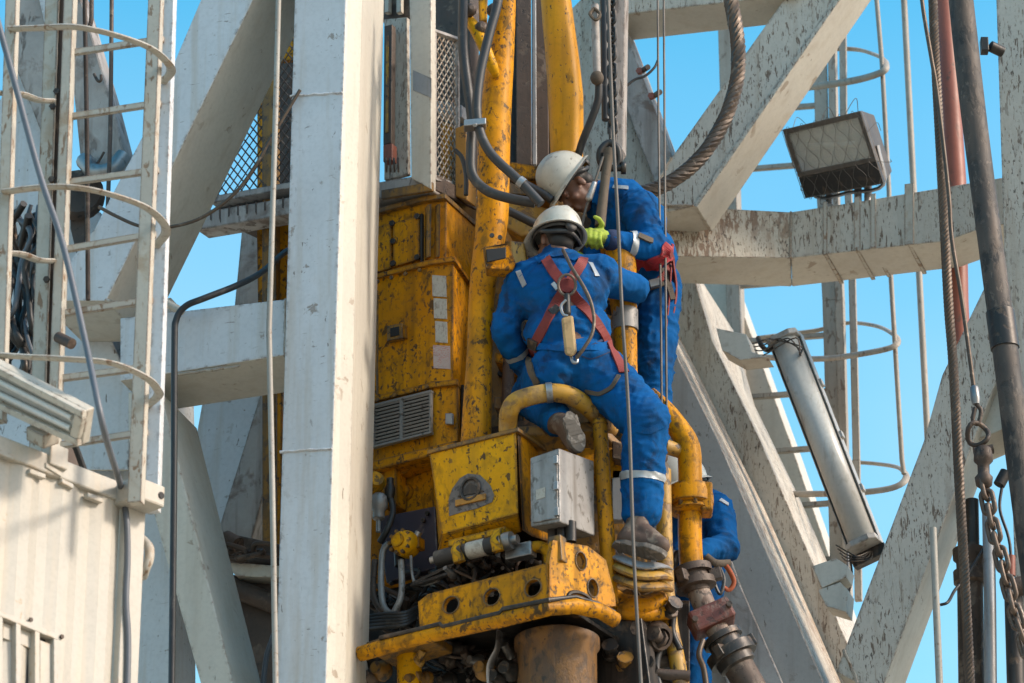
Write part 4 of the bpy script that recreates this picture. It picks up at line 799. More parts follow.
# emblem patch: worn triangular dark area, ring and bar
em = B().slab([tp(x, y, -.304) for x, y in ((449, 516), (448.5, 500), (452, 489), (460, 478), (468, 473.5), (480, 475), (490, 485), (494, 495), (492, 502), (478, 508), (462, 512))], bk*.006).done('emblem_patch', 'emblem', fb)
cc = tp(470, 489, -.312); B().tube([cc+u*math.cos(k/20*6.283)*.05+ZU*math.sin(k/20*6.283)*.055 for k in range(20)], .008, 6, closed=True).done('emblem_ring', 'darksteel', em)
B().slab([tp(455, 500, -.316), tp(485, 493, -.316), tp(485, 499, -.316), tp(455, 506, -.316)], bk*.012).done('emblem_bar', 'ochre', em, .002)
B().slab([tp(457, 497, -.31), tp(470, 482, -.31), tp(484, 491, -.31)], bk*.006).done('emblem_triangle', 'darksteel', em)
# ---- hydraulic cylinder slung under the cover
hy = B().cyl(tp(437, 559, -.36), tp(505, 542, -.36), .040, 18).done('hydraulic_cylinder', 'rubber', td)
d_ = (tp(505, 542, -.36)-tp(437, 559, -.36)).normalized()
B().lathe(tp(469, 551, -.36), d_, [(0, .040), (0, .0415), (.095, .0415), (.095, .040)], 18).done('cylinder_label', 'paper', hy)
B().cyl(tp(431, 560.5, -.36), tp(437, 559, -.36), .018, 12).done('rod', 'steel', hy); B().lathe(tp(503, 542.5, -.36), d_, [(0, .042), (.02, .045), (.05, .042), (.05, .022), (.08, .022), (.08, 0)], 16).done('end_cap', 'steel', hy)
for x, y in ((457, 549), (496, 538)):
    B().slab([tp(x-4, y+14, -.41), tp(x-6, y+2, -.41), tp(x-3, y-8, -.36), tp(x+6, y-11, -.36), tp(x+3, y-2, -.41), tp(x+6, y+11, -.41)], bk*.03).done('strap', 'brightyellow', hy, .004)
B().slab([tp(448, 540, -.33), tp(505, 526, -.33), tp(505, 533, -.33), tp(448, 547, -.33)], bk*.12).done('cylinder_beam', 'brightyellow', td, .004)
# ---- ledge and back plates at left
B().slab([tp(368, 462, -.06), tp(456, 440, -.06), tp(456, 449, -.06), tp(368, 472, -.06)], bk*.3).done('ledge', 'yellow', td, .006)
B().slab([tp(355, 470, .1), tp(437, 450, .1), tp(440, 560, .1), tp(355, 580, .1)], bk*.2).done('back_plate', 'yellow', td, .006)
B().slab([tp(378, 517, .0), tp(435, 506, .0), tp(438, 567, .0), tp(386, 583, .0)], bk*.05).done('dark_plate', 'purpleplate', td, .006)
bolts([tp(x, y, -.01) for x, y in ((390, 522), (428, 514), (424, 521), (431, 560), (404, 573))], n, td, .012, .014, 'darksteel')
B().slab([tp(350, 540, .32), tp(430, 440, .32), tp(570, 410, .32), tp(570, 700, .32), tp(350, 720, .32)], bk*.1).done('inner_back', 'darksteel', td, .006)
B().lathe(tp(406, 493, .1), n, [(0, .045), (.012, .045), (.02, .036), (.03, .036), (.034, .02), (.034, 0)], 20).done('bung', 'yellow', td)
B().lathe(tp(409, 469, .08), n, [(0, .05), (.06, .05), (.06, .03), (.08, .03)], 16).done('bung', 'yellow', td)
vv = thing('regulator_valve', 'yellow round regulator valve on bent steel pipes at left', 'valve')
c_ = tp(399, 541, -.22)
B().lathe(c_-n*.14, n+u*.1, [(0, .03), (.04, .03), (.05, .062), (.10, .066), (.12, .060), (.14, .052), (.15, .035), (.15, 0)], 20).done('bonnet', 'brightyellow', vv)
for k in range(10): a_ = k/10*6.283; B().hexbolt(c_-n*.02+u*.056*math.cos(a_)+ZU*.056*math.sin(a_), n, .010, .022).done('bolt', 'grimyyellow', vv)
B().cyl(c_-n*.02, c_+n*.02, .034, 16).done('cap', 'brightyellow', vv)
B().cyl(tp(399, 548, -.12), tp(400, 566, -.12), .026, 12).done('stem', 'darksteel', vv); B().box(tp(415, 545, -.14), (u, bk, ZU), (.04, .03, .03)).done('side_port', 'yellow', vv, .006); B().cyl(tp(416, 538, -.14), tp(419, 532, -.14), .018, 10).done('fitting', 'steel', vv)
for pts in ([(389, 543), (383, 552), (381, 580), (383, 604), (390, 613), (396, 611)], [(401, 560), (402, 585), (400, 600), (394, 612)], [(411, 556), (412, 572), (416, 584), (428, 584), (440, 580)], [(375, 560), (373, 590), (377, 604), (384, 612)]):
    B().tube(spl([tp(x, y, -.17) for x, y in pts], 6), .016 if pts[0][0] < 405 else .008, 10).done('pipe', 'stainless' if pts[0][0] > 380 else 'brownsteel', vv)
v2 = thing('inlet_valve', 'yellow valve with silver fitting half hidden behind the column', 'valve')
B().lathe(tp(372, 486, -.1), n+u, [(0, .05), (.03, .055), (.06, .055), (.08, .035), (.1, .035), (.1, 0)], 18).done('valve_body', 'brightyellow', v2)
B().lathe(tp(379, 494, -.12), V((0, 0, -1)), [(0, .025), (.02, .045), (.07, .045), (.09, .03), (.13, .03), (.14, .012), (.2, .012)], 16).done('fitting', 'stainless', v2)
B().lathe(tp(390, 488, -.1), V((0, 0, 1)), [(-.06, .02), (-.03, .026), (.0, .026), (.02, .018), (.05, .018)], 12).done('hose_end', 'darksteel', v2)
B().tube(spl([tp(390, 495, -.1), tp(393, 512, -.1), tp(387, 530, -.12), tp(380, 542, -.1)], 6), .016, 8).done('hose', 'rubber', v2)
B().slab([tp(383, 470, -.02), tp(396, 466, -.02), tp(396, 505, -.02), tp(383, 508, -.02)], bk*.1).done('valve_plate', 'yellow', v2, .006)
for k in range(5): cable('control_hose', ['topmost','second from top','middle','second from bottom','lowest'][k]+' of the five black control hoses bundled under the regulator valve', [tp(360, 618+k*3, -.2-.02*k), tp(385, 614+k*3.3, -.22), tp(405, 613+k*3, -.22), tp(420, 606+k*2, -.1)], .011, 'rubber', 8, 'hose', 'bundled control hoses')
# clutter of small lines under the cover
for k in range(26):
    x = random.uniform(425, 545); y = 590-(x-425)*.2+random.uniform(-18, 14)
    pts = [tp(x, y, random.uniform(-.15, .1))]
    for j in range(3): pts.append(tp(x+random.uniform(-25, 25), y+random.uniform(-14, 16), random.uniform(-.2, .1)))
    B().tube(spl(pts, 6), random.choice([.007, .01, .014]), 7).done('control_line', random.choice(['darksteel', 'rubber', 'darksteel', 'brownsteel', 'rubber']), td)
for k in range(14):
    x = random.uniform(430, 520); y = 582-(x-430)*.2+random.uniform(-8, 8); B().lathe(tp(x, y, -.1+random.uniform(-.1, .1)), V((random.uniform(-1, 1), -.6, random.uniform(.2, 1))), [(0, .012), (.01, .02), (.04, .02), (.05, .012), (.08, .012)], 8).done('fitting', random.choice(['steel', 'darksteel', 'brownsteel']), td)
B().box(tp(521, 552, -.3), (u, bk, ZU), (.07, .03, .035)).done('solenoid_block', 'steel', td, .006); B().tube(spl([tp(530, 548, -.3), tp(540, 547, -.28), tp(548, 552, -.26), tp(550, 562, -.24)], 5), .028, 10).done('yellow_elbow', 'brightyellow', td)
B().box(tp(513, 549, -.29), (u, bk, ZU), (.025, .03, .03)).done('plug', 'brownsteel', td, .004)
# ---- lower deck frame with lightening holes
from mathutils.geometry import tessellate_polygon
def hole_slab(outer, holes, vec):
    b = B(); loops = [outer]+holes; flat_ = [p for l in loops for p in l]
    tris = tessellate_polygon(loops); a = [b.bm.verts.new(p) for p in flat_]; c = [b.bm.verts.new(p+vec) for p in flat_]
    for t in tris:
        b.bm.faces.new([a[i] for i in t]); b.bm.faces.new([c[i] for i in t][::-1])
    k = 0
    for l in loops:
        for i in range(len(l)):
            i0, i1 = k+i, k+(i+1) % len(l); b.bm.faces.new((a[i0], c[i0], c[i1], a[i1]))
        k += len(l)
    return b
def holed(pts, v, d, holes, name, mat, parent=td, inner='blackgap', rx=.043, rz=.042, ax=None):
    outer = [tp(x, y, v) for x, y in pts]; e1 = ax or u
    o = hole_slab(outer, [[tp(x, y, v)+e1*math.cos(k/20*6.283)*rx+ZU*math.sin(k/20*6.283)*rz for k in range(20)] for x, y in holes], bk*d).done(name, mat, parent)
    for x, y in holes:
        c = tp(x, y, v); e1 = ax or u
        B().tube([c+e1*math.cos(k/20*6.283)*rx+ZU*math.sin(k/20*6.283)*rz-bk*.001 for k in range(20)], .0035, 6, closed=True).done('hole_rim', 'grimyyellow', o)
    return o
holed([(418, 602), (428, 594), (547, 563), (549, 602), (420, 632)], -.55, .03, ((451, 605), (492, 597), (533, 588)), 'deck_plate', 'yellow')
sd_ = Fr(0, -30); cn_ = tp(549, 590, -.55); sdf = Fr(cn_.y+cn_.x*math.tan(R(-38)), -38)
def sp_(x, y, v=0): return sdf.at(x, y, v)
dk = hole_slab([sp_(x, y) for x, y in ((549.5, 562), (553, 540), (588, 546), (606, 560), (615, 596), (616, 606), (580, 608), (549.5, 602))], [[sp_(x, y)+sdf.u*math.cos(k/20*6.283)*.032+ZU*math.sin(k/20*6.283)*.045 for k in range(20)] for x, y in ((581, 561), (593, 588))], sdf.b*.03).done('deck_side_plate', 'yellow', td)
for x, y in ((581, 561), (593, 588)):
    c = sp_(x, y, -.002); B().tube([c+sdf.u*math.cos(k/20*6.283)*.032+ZU*math.sin(k/20*6.283)*.045 for k in range(20)], .0035, 6, closed=True).done('hole_rim', 'grimyyellow', dk)
c = sp_(580, 600, -.002); B().tube([c+sdf.u*math.cos(k/10*3.1416)*.07+ZU*math.sin(k/10*3.1416)*.035 for k in range(11)], .01, 6).done('slot_rim', 'darksteel', dk)
B().tube([tp(360, 654, -.57), tp(420, 637, -.57), tp(500, 620, -.57), tp(549, 608, -.57)] + [sp_(575, 606, -.02), sp_(600, 611, -.02), sp_(615, 620, .0)], .037, 14).done('deck_rail', 'yellow', td)
B().tube([tp(380, 638, -.6), tp(420, 629, -.6), tp(440, 624, -.6), tp(443, 627, -.6), tp(500, 613, -.6), tp(503, 609, -.6), tp(549, 600, -.6)] + [sp_(575, 597, -.03), sp_(598, 604, -.03), sp_(614, 612, -.02)], .012, 8).done('grommet_strip', 'darksteel', td)
B().slab([tp(366, 642, -.5), tp(420, 626, -.5), tp(420, 634, -.5), tp(366, 651, -.5)], bk*.3).done('deck_flange', 'grimyyellow', td, .006)
B().slab([tp(420, 626, -.5), tp(549, 596, -.5), tp(616, 640, .1), tp(480, 660, .3)], ZU*.02).done('deck_floor', 'darksteel', td, .004)
# lower drum and posts below deck
dd = B().lathe(tp(557, 636, -.15), V((0, 0, -1)), [(0, .16), (.02, .20), (.06, .20), (.08, .185), (.5, .185), (.5, .0)], 32).done('quill_drum', 'rustdrum', td)
B().cyl(tp(409, 648, -.3), tp(410, 720, -.3), .058, 16).done('lower_post', 'brightyellow', td)
B().tube(spl([tp(500, 632, -.3), tp(497, 650, -.32), tp(490, 668, -.32), tp(492, 700, -.3)], 6), [.03, .022, .028, .03], 8, flat=(u, .3)).done('bent_lever', 'steel', td)
for x, y in ((487, 672), (512, 672), (500, 680), (375, 660), (384, 672), (372, 680)): B().lathe(tp(x, y, -.25), n, [(0, .05), (.03, .05), (.05, .03), (.08, .03), (.08, 0)], 14).done('nut', random.choice(['darksteel', 'brownsteel', 'grimyyellow']), td)
for k in range(22):
    x = random.uniform(372, 428); y = random.uniform(585, 628); pts = [tp(x, y, random.uniform(-.1, .05))]
    for j_ in range(3): pts.append(tp(x+random.uniform(-22, 22), y+random.uniform(-16, 14), random.uniform(-.15, .08)))
    B().tube(spl(pts, 6), random.choice([.007, .01, .013]), 7).done('control_line', random.choice(['darksteel', 'rubber', 'brownsteel', 'rubber']), td)
for k in range(12):
    x = random.uniform(372, 432); y = random.uniform(655, 683); B().lathe(tp(x, y, -.2+random.uniform(-.1, .1)), V((random.uniform(-1, 1), -.8, random.uniform(-.5, .8))), [(0, .02), (.01, .035), (.04, .035), (.05, .022), (.09, .022)], 10).done('fitting', random.choice(['grimyyellow', 'darksteel', 'brownsteel', 'rustyellow']), td)
for k in range(16):
    x = random.uniform(440, 515); y = random.uniform(640, 683); B().lathe(tp(x, y, -.1+random.uniform(-.1, .1)), V((random.uniform(-1, 1), -.8, random.uniform(-.5, .8))), [(0, .02), (.01, .035), (.03, .035), (.05, .02), (.08, .02)], 10).done('fitting', random.choice(['darksteel', 'darksteel', 'brownsteel', 'steel']), td)
for k in range(18):
    x = random.uniform(425, 500); pts = [tp(x, 640+random.uniform(-4, 6), 0)]
    for j in range(3): pts.append(tp(x+random.uniform(-25, 25), 650+j*12+random.uniform(-8, 8), random.uniform(-.2, .1)))
    B().tube(spl(pts, 6), random.choice([.008, .012, .018]), 8).done('under_hose', random.choice(['rubber', 'darksteel', 'brownsteel']), td)
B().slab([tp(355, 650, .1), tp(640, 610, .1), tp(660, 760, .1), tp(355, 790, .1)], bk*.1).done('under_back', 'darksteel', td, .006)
# ---- stainless junction box
jb = B().loft([tp(530, 458, -.46), tp(559, 448, -.46), tp(594, 461, -.12), tp(565, 470, -.12)], [tp(530.5, 527, -.46), tp(560, 522, -.46), tp(595, 536, -.12), tp(566, 541, -.12)]).done('junction_box', 'stainless', td, .006)
B().slab([tp(532, 463, -.47), tp(557, 454, -.47), tp(557.5, 518, -.47), tp(532.5, 523, -.47)], bk*.008).done('box_door', 'stainless', jb, .003)
for x, y in ((556, 460), (556.5, 486), (557, 512)): B().box(tp(x, y, -.48), (u, bk, ZU), (.012, .01, .02)).done('hinge', 'steel', jb, .002)
B().slab([tp(536, 490, -.473), tp(545, 487, -.473), tp(545, 497, -.473), tp(536, 500, -.473)], bk*.004).done('box_notice', 'paper', jb)
for x in (553, 562, 571): B().cyl(tp(x, 522, -.35), tp(x, 542, -.35), .026, 10).done('cable_gland', 'darksteel', jb)
B().slab([tp(548, 537, -.5), tp(560, 534, -.5), tp(562, 560, -.5), tp(548, 564, -.5)], bk*.06).done('box_bracket', 'grimyyellow', td, .004)
# ---- guard rails the seated worker uses
YR = -.62
B().tube(spl([P(x, y, Y) for x, y, Y in ((509, 445, -.55), (508, 424, -.6), (510, 410, -.66), (519, 400, -.68), (547, 393, -.68), (568, 395, -.66), (584, 404, -.62), (597, 416, -.55), (610, 430, -.4))], 6), .045, 14).done('guard_rail', 'rustyellow', td)
B().lathe(P(546, 393, -.68), V((1, 0, .1)), [(0, .045), (0, .05), (.03, .05), (.03, .045)], 16).done('rail_collar', 'steel', td)
B().tube([P(x, y, -.62) for x, y in ((600, 424, ), (603, 480), (607, 540), (611, 604))], [.036, .038, .038, .036], 14).done('rail_post', 'yellow', td)
B().lathe(P(600, 424, -.62), V((0, 0, 1)), [(-.01, .036), (.0, .04), (.02, .03), (.025, 0)], 14).done('post_cap', 'yellow', td)
B().slab([P(508, 436, -.5), P(600, 430, -.5), P(640, 470, -.3), P(545, 482, -.3)], ZU*.05).done('seat_plate', 'grimyyellow', td, .008)
B().slab([P(560, 438, -.42), P(610, 446, -.42), P(632, 460, -.42), P(632, 478, -.42), P(606, 480, -.42), P(560, 460, -.42)], V((.05, .3, 0))).done('rear_bracket', 'yellow', td, .008)
B().slab([P(612, 440, -.5), P(630, 446, -.5), P(630, 462, -.5), P(612, 458, -.5)], V((.02, .1, 0))).done('bracket_block', 'brownsteel', td, .006)
B().slab([P(535, 440, -.33), P(640, 440, -.33), P(645, 640, -.33), P(545, 640, -.33)], V((.05, .25, 0))).done('swivel_body', 'grimyyellow', td, .02)
B().slab([P(612, 470, -.42), P(624, 470, -.42), P(624, 520, -.42), P(612, 520, -.42)], V((0, .05, 0))).done('body_plate', 'galv', td, .004)
# second rail post behind the boot
B().tube(spl([P(x, y, -.35) for x, y in ((663, 470), (664, 520), (666, 580), (670, 625), (676, 655), (682, 690))], 6), .039, 14).done('rail_post', 'rustyellow', td)
B().tube(spl([P(617, 611, -.5), P(640, 614, -.5), P(660, 613, -.45), P(670, 612, -.36)], 5), .036, 12).done('rail_cross', 'yellow', td)
B().tube(spl([P(612, 596, -.45), P(625, 604, -.5), P(645, 605, -.5), P(660, 598, -.45)], 5), [.05, .06, .06, .05], 12, flat=(ZU, .8)).done('rail_bend', 'yellow', td)
for k, (y, m_) in enumerate(((556, 'galv'), (566, 'rustyellow'), (577, 'grimyyellow'))):
    B().tube(spl([P(612, y-10, -.3), P(618, y, -.62), P(640, y+9, -.7), P(660, y+9, -.66), P(668, y+12, -.5)], 6), [.03, .04, .045, .04, .03], 10, flat=(ZU, .5 if k else .25)).done('foot_step', m_, td)
# dark lower right jumble
for pts, r_, m_ in (([(600, 640), (620, 648), (640, 660), (665, 690)], .05, 'brownsteel'), ([(648, 625), (640, 640), (650, 655), (664, 650)], .05, 'darksteel'), ([(615, 655), (640, 668), (668, 660), (684, 668)], .035, 'brownsteel'), ([(596, 620), (612, 628), (622, 640)], .04, 'grimyyellow'), ([(628, 630), (626, 660), (632, 700)], .045, 'grimyyellow'), ([(604, 612), (604, 640), (600, 665)], .03, 'rubber')):
    B().tube(spl([P(x, y, -.3) for x, y in pts], 6), r_, 12).done('lower_pipe', m_, td)
for pts, r_, m_ in (([(606, 625), (640, 634), (672, 632)], .028, 'grimyyellow'), ([(612, 640), (618, 660), (612, 690)], .035, 'brownsteel'), ([(640, 640), (642, 665), (650, 700)], .03, 'rustyellow'), ([(654, 622), (660, 640), (656, 668), (662, 700)], .02, 'rubber'), ([(676, 600), (672, 630), (680, 650)], .018, 'darksteel'), ([(606, 585), (622, 592), (640, 590), (658, 584)], .022, 'grimyyellow'), ([(604, 570), (615, 580), (640, 582), (662, 576)], .016, 'darksteel'), ([(620, 655), (650, 672), (690, 676)], .026, 'brownsteel')):
    B().tube(spl([P(x, y, -.38) for x, y in pts], 6), r_, 10).done('lower_pipe', m_, td)
for x, y in ((640, 634), (660, 640), (612, 655), (650, 672), (634, 600), (668, 612), (625, 668)): B().lathe(P(x, y, -.44), V((random.uniform(-.6, .6), -.8, random.uniform(-.4, .4))), [(0, .045), (.02, .045), (.02, .03), (.06, .03), (.06, .04), (.075, .04), (.075, 0)], 8).done('fitting', random.choice(['brownsteel', 'darksteel', 'grimyyellow']), td)
B().lathe(P(655, 636, -.42), V((.5, -.7, -.4)), [(0, .07), (.02, .075), (.06, .06), (.06, .045), (.02, .045)], 16).done('pipe_mouth', 'brownsteel', td)
B().slab([P(612, 618, -.3), P(632, 622, -.3), P(630, 650, -.3), P(612, 645, -.3)], V((.05, .1, 0))).done('orange_block', 'ochre', td, .006)
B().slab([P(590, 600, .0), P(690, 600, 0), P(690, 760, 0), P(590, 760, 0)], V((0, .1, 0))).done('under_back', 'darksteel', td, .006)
# central wash pipe between the workers
wp = B().tube(spl([P(x, y, -.28) for x, y in ((616, 245), (621, 270), (625, 330), (627, 380), (634, 420))], 6), [.085, .078, .058, .055, .06], 16).done('wash_pipe', 'yellow', td)
B().lathe(P(625, 329, -.28), V((0, 0, 1)), [(-.01, .058), (-.01, .066), (.1, .066), (.1, .06)], 18).done('pipe_collar', 'slatgrey', wp)
# ------------------------------------------------------------------ mud line on the right of the top drive
ml = thing('mud_line', 'yellow S-shaped mud pipe with flanges and dark hammer unions', 'pipe')
YM = -.2
B().tube(spl([P(x, y, YM-.05) for x, y in ((648, 395), (664, 410), (678, 428), (688, 446), (690, 470), (690, 495))], 6), [.045, .05, .055, .058, .058, .058], 16).done('swan_neck', 'yellow', ml)
B().tube([P(664, 446, YM-.1), P(692, 455, YM-.02)], .036, 12).done('branch', 'rustyellow', ml)
B().lathe(P(690, 488, YM), V((.02, 0, -1)), [(0, .062), (0, .105), (.04, .112), (.09, .112), (.10, .09), (.125, .105), (.14, .06)], 24).done('flange', 'yellow', ml)
for k in range(8): a_ = k/8*6.283+.2; B().cyl(P(690, 490, YM)+V((.092*math.cos(a_), .092*math.sin(a_), .012)), P(690, 490, YM)+V((.092*math.cos(a_), .092*math.sin(a_), -.11)), .013, 6).done('stud', 'grimyyellow', ml)
B().box(P(706, 500, YM-.02), (V((1, 0, 0)), V((0, 1, 0)), ZU), (.03, .06, .075)).done('flange_lug', 'yellow', ml, .01)
mp = spl([P(x, y, YM) for x, y in ((690, 508), (690, 540), (693, 575), (702, 600), (716, 628), (730, 652), (752, 690), (766, 720))], 6)
B().tube(mp[:15], .058, 16).done('upper_pipe', 'yellow', ml); B().tube(mp[14:32], .056, 16).done('middle_pipe', 'rustpipe', ml); B().tube(mp[31:], .075, 16).done('lower_pipe', 'brownsteel', ml)
def union(i, rs, name, mat, lugs=3):
    d = (mp[i+1]-mp[i-1]).normalized(); o = B().lathe(mp[i]-d*.04, d, rs, 22).done(name, mat, ml); x, y = ortho(d)
    for k in range(lugs): a_ = k/lugs*6.283+.6; e = (x*math.cos(a_)+y*math.sin(a_)); B().box(mp[i]+e*.105+d*.0, (e, d, e.cross(d)), (.03, .03, .022)).done('lug', mat, o, .005)
union(13, [(-.02, .058), (-.02, .098), (.015, .098), (.015, .074), (.05, .074), (.05, .1), (.085, .1), (.09, .066), (.11, .062)], 'hammer_union', 'brownsteel')
union(30, [(-.05, .06), (-.05, .1), (-.02, .1), (-.02, .082), (.03, .082), (.03, .122), (.08, .122), (.08, .095), (.12, .092), (.13, .075)], 'hammer_union', 'darksteel')
dq = (mp[24]-mp[20]).normalized()
B().box(mp[22], (dq, dq.cross(V((0, -1, 0))), V((0, 1, 0))), (.055, .105, .08)).done('red_clamp', 'rustred', ml, .015)
for s in (-1, 1): B().cyl(mp[22]+dq.cross(V((0, -1, 0)))*.09*s+V((0, -.11, 0)), mp[22]+dq.cross(V((0, -1, 0)))*.09*s+V((0, .05, 0)), .015, 6).done('clamp_bolt', 'brownsteel', ml)
B().tube(spl([P(703, 640, YM-.1), P(699, 655, YM-.12), P(704, 670, YM-.1), P(708, 700, YM-.1)], 5), .014, 8).done('safety_cable', 'rope', ml)
# ------------------------------------------------------------------ people
from mathutils.bvhtree import BVHTree
def union_mesh(shapes, voxel, smooth=4):
    b = B()
    for s in shapes:
        if s[0] == 'c': b.caps(*s[1:])
        else: b.ell(*s[1:])
    bmesh.ops.recalc_face_normals(b.bm, faces=b.bm.faces)
    me = bpy.data.meshes.new('tmp'); b.bm.to_mesh(me); b.bm.free(); o = bpy.data.objects.new('tmp', me); COL.objects.link(o)
    m = o.modifiers.new('r', 'REMESH'); m.mode = 'VOXEL'; m.voxel_size = voxel; m.use_smooth_shade = True
    if smooth: q = o.modifiers.new('s', 'SMOOTH'); q.factor = .5; q.iterations = smooth
    dg = bpy.context.evaluated_depsgraph_get(); dg.update(); ev = o.evaluated_get(dg); out = bpy.data.meshes.new_from_object(ev)
    bpy.data.objects.remove(o); bpy.data.meshes.remove(me)
    for p in out.polygons: p.use_smooth = True
    return out
def folds(me, rings, amp=.008, seed=0.):
    me.update(); nor = [v.normal.copy() for v in me.vertices]
    for v, nn_ in zip(me.vertices, nor):
        c = v.co; q = c*6+V((seed, seed*2, 0)); w = noise.noise_vector(c*5+V((seed, 0, 0)))
        h = amp*((1-abs(noise.noise(V((q.x*1.3, q.y*1.3, q.z*2.0))+w*.8))*2.4)**3*.9-.3)
        h += amp*.45*((1-abs(noise.noise(c*13+w*1.5))*2)-.4)
        for (j, axv, rad, a, fq) in rings:
            d = c-j; L = d.length
            if L < rad*2.4: sn = math.sin(d.dot(axv)*fq+7*noise.noise(c*7+V((seed, 3, 1)))); h += .75*a*math.exp(-(L/rad)**2)*((1-abs(sn))**1.6*2-.8)*(.4+noise.noise(c*8+V((3, seed, 1)))*1.4)
        v.co = c+nn_*h
    me.update()
def bvh_of(me): return BVHTree.FromPolygons([v.co.copy() for v in me.vertices], [p.vertices[:] for p in me.polygons])
def ribbon(bv, px, w, parent, mat, off=.006, th=.004, name='strap', Y=None):
    pts = []
    path = []
    for (a, b_) in zip(px, px[1:]):
        for k in range(8): path.append((a[0]+(b_[0]-a[0])*k/8, a[1]+(b_[1]-a[1])*k/8))
    path.append(px[-1])
    for x, y in path:
        d = ray(x, y).normalized(); h = bv.ray_cast(CAM, d, 40)
        if h[0] is None:
            p = P(x, y, Y if Y is not None else -.5); h = bv.find_nearest(p)
        nr = h[1] if h[1].dot(d) < 0 else -h[1]; pts.append((h[0], nr))
    for _ in range(4):
        pts = [pts[0]]+[((pts[i-1][0]+pts[i][0]*2+pts[i+1][0])/4, (pts[i-1][1]+pts[i][1]*2+pts[i+1][1]).normalized()) for i in range(1, len(pts)-1)]+[pts[-1]]
    b = B(); prev = None
    for i, (p, nr) in enumerate(pts):
        t = (pts[min(i+1, len(pts)-1)][0]-pts[max(i-1, 0)][0]).normalized(); s = t.cross(nr).normalized()*w/2
        ring = [b.bm.verts.new(q) for q in (p+s+nr*off*.4, p+s+nr*(off+th), p-s+nr*(off+th), p-s+nr*off*.4)]
        if prev:
            for k in range(4): b.bm.faces.new((prev[k], prev[(k+1) % 4], ring[(k+1) % 4], ring[k]))
        else: b.bm.faces.new(ring)
        prev = ring
    b.bm.faces.new(prev[::-1]); return b.done(name, mat, parent)
def band(me, c, axv, half, rad, parent, mat='reflect', off=.004, name='reflective_band'):
    bm = bmesh.new(); bm.from_mesh(me); axv = axv.normalized()
    for s in (-1, 1):
        g = bm.verts[:]+bm.edges[:]+bm.faces[:]; bmesh.ops.bisect_plane(bm, geom=g, plane_co=c+axv*half*s, plane_no=axv*s, clear_outer=True)
    bmesh.ops.delete(bm, geom=[v for v in bm.verts if (v.co-c).length > rad], context='VERTS'); bm.normal_update()
    nv = [(v, v.normal.copy()) for v in bm.verts]
    for v, q in nv: v.co += q*off
    m2 = bpy.data.meshes.new(name); bm.to_mesh(m2); bm.free(); m2.materials.clear(); return link(name, m2, mat, parent)
def axes(fwd, up):
    f = fwd.normalized(); s = f.cross(up).normalized(); return s, f, s.cross(f)
def hard_hat(c, fwd, up, parent, k=1.0, mat='helmet'):
    s, f, w = axes(fwd, up); b = B(); seg = 40; rows = []
    prof = []
    for i in range(13): a = i/12*math.pi/2; prof.append((math.sin(a)**.92, math.cos(a)**.85, 0))
    for i in range(13):
        r0, z0, _ = prof[i]; ring = []
        for j in range(seg):
            a = 2*math.pi*j/seg; x = .122*r0*math.cos(a); y = .148*r0*math.sin(a); z = .150*z0
            z += .012*math.exp(-(x/.018)**2)*(1-r0**4)+.004*math.exp(-((abs(x)-.055)/.012)**2)*(1-r0**3)
            ring.append(b.bm.verts.new(c+(s*x+f*y+w*z)*k))
        rows.append(ring)
    for ex, dz in ((.010, -.006), (.022, -.012), (.024, -.016), (.018, -.017), (.0, -.010)):
        ring = []
        for j in range(seg):
            a = 2*math.pi*j/seg; fr = max(0, math.sin(a))**2.2; m = ex*(1+1.9*fr)
            ring.append(b.bm.verts.new(c+(s*(.122+m)*math.cos(a)+f*(.148+m)*math.sin(a)+w*(dz*(1+.8*fr)))*k))
        rows.append(ring)
    for A, C in zip(rows, rows[1:]):
        for j in range(seg): q = b.bm.faces.new((A[j], A[(j+1) % seg], C[(j+1) % seg], C[j])); q.smooth = True
    bmesh.ops.remove_doubles(b.bm, verts=rows[0], dist=.0005)
    h = b.done('hard_hat', mat, parent)
    md = h.modifiers.new('th', 'SOLIDIFY'); md.thickness = .004; md.offset = -1
    pts = [c+(s*.112*math.cos(2*math.pi*j/24)+f*.135*math.sin(2*math.pi*j/24)-w*.012)*k for j in range(24)]
    B().tube(pts, .008, 6, closed=True, flat=(w, 1.6)).done('headband', 'rubber', h)
    B().lathe(c-f*.135*k-w*.022, -f, [(0, .03), (.012, .03), (.018, .024), (.02, 0)], 16).done('ratchet_knob', 'rubber', h)
    B().tube(spl([c-s*.11-w*.01, c-s*.10-f*.06-w*.045, c-f*.125-w*.05, c+s*.10-f*.06-w*.045, c+s*.11-w*.01], 6), .007, 6, flat=(w, 1.5)).done('nape_strap', 'rubber', h)
    return h
def head_shapes(c, fwd, up, neck):
    s, f, w = axes(fwd, up); L = lambda x, y, z: c+s*x+f*y+w*z; ax = (s, f, w)
    return [('e', L(0, -.012, .04), (.077, .097, .088), ax), ('e', L(0, .033, -.03), (.063, .066, .088), ax), ('e', L(0, .06, -.10), (.036, .034, .03), ax), ('e', L(0, .02, -.075), (.056, .06, .045), ax),
            ('c', L(0, .097, .005), L(0, .116, -.034), .011, .016), ('c', L(-.04, .088, .022), L(.04, .088, .022), .013, .013), ('c', L(-.018, .098, -.066), L(.018, .098, -.066), .009, .009), ('c', L(-.018, .094, -.082), L(.018, .094, -.082), .010, .010),
            ('e', L(-.079, -.008, -.012), (.010, .020, .032), ax), ('e', L(.079, -.008, -.012), (.010, .020, .032), ax), ('e', L(-.04, .066, -.03), (.025, .025, .025), ax), ('e', L(.04, .066, -.03), (.025, .025, .025), ax),
            ('c', L(0, -.02, -.05), neck, .060, .066)]
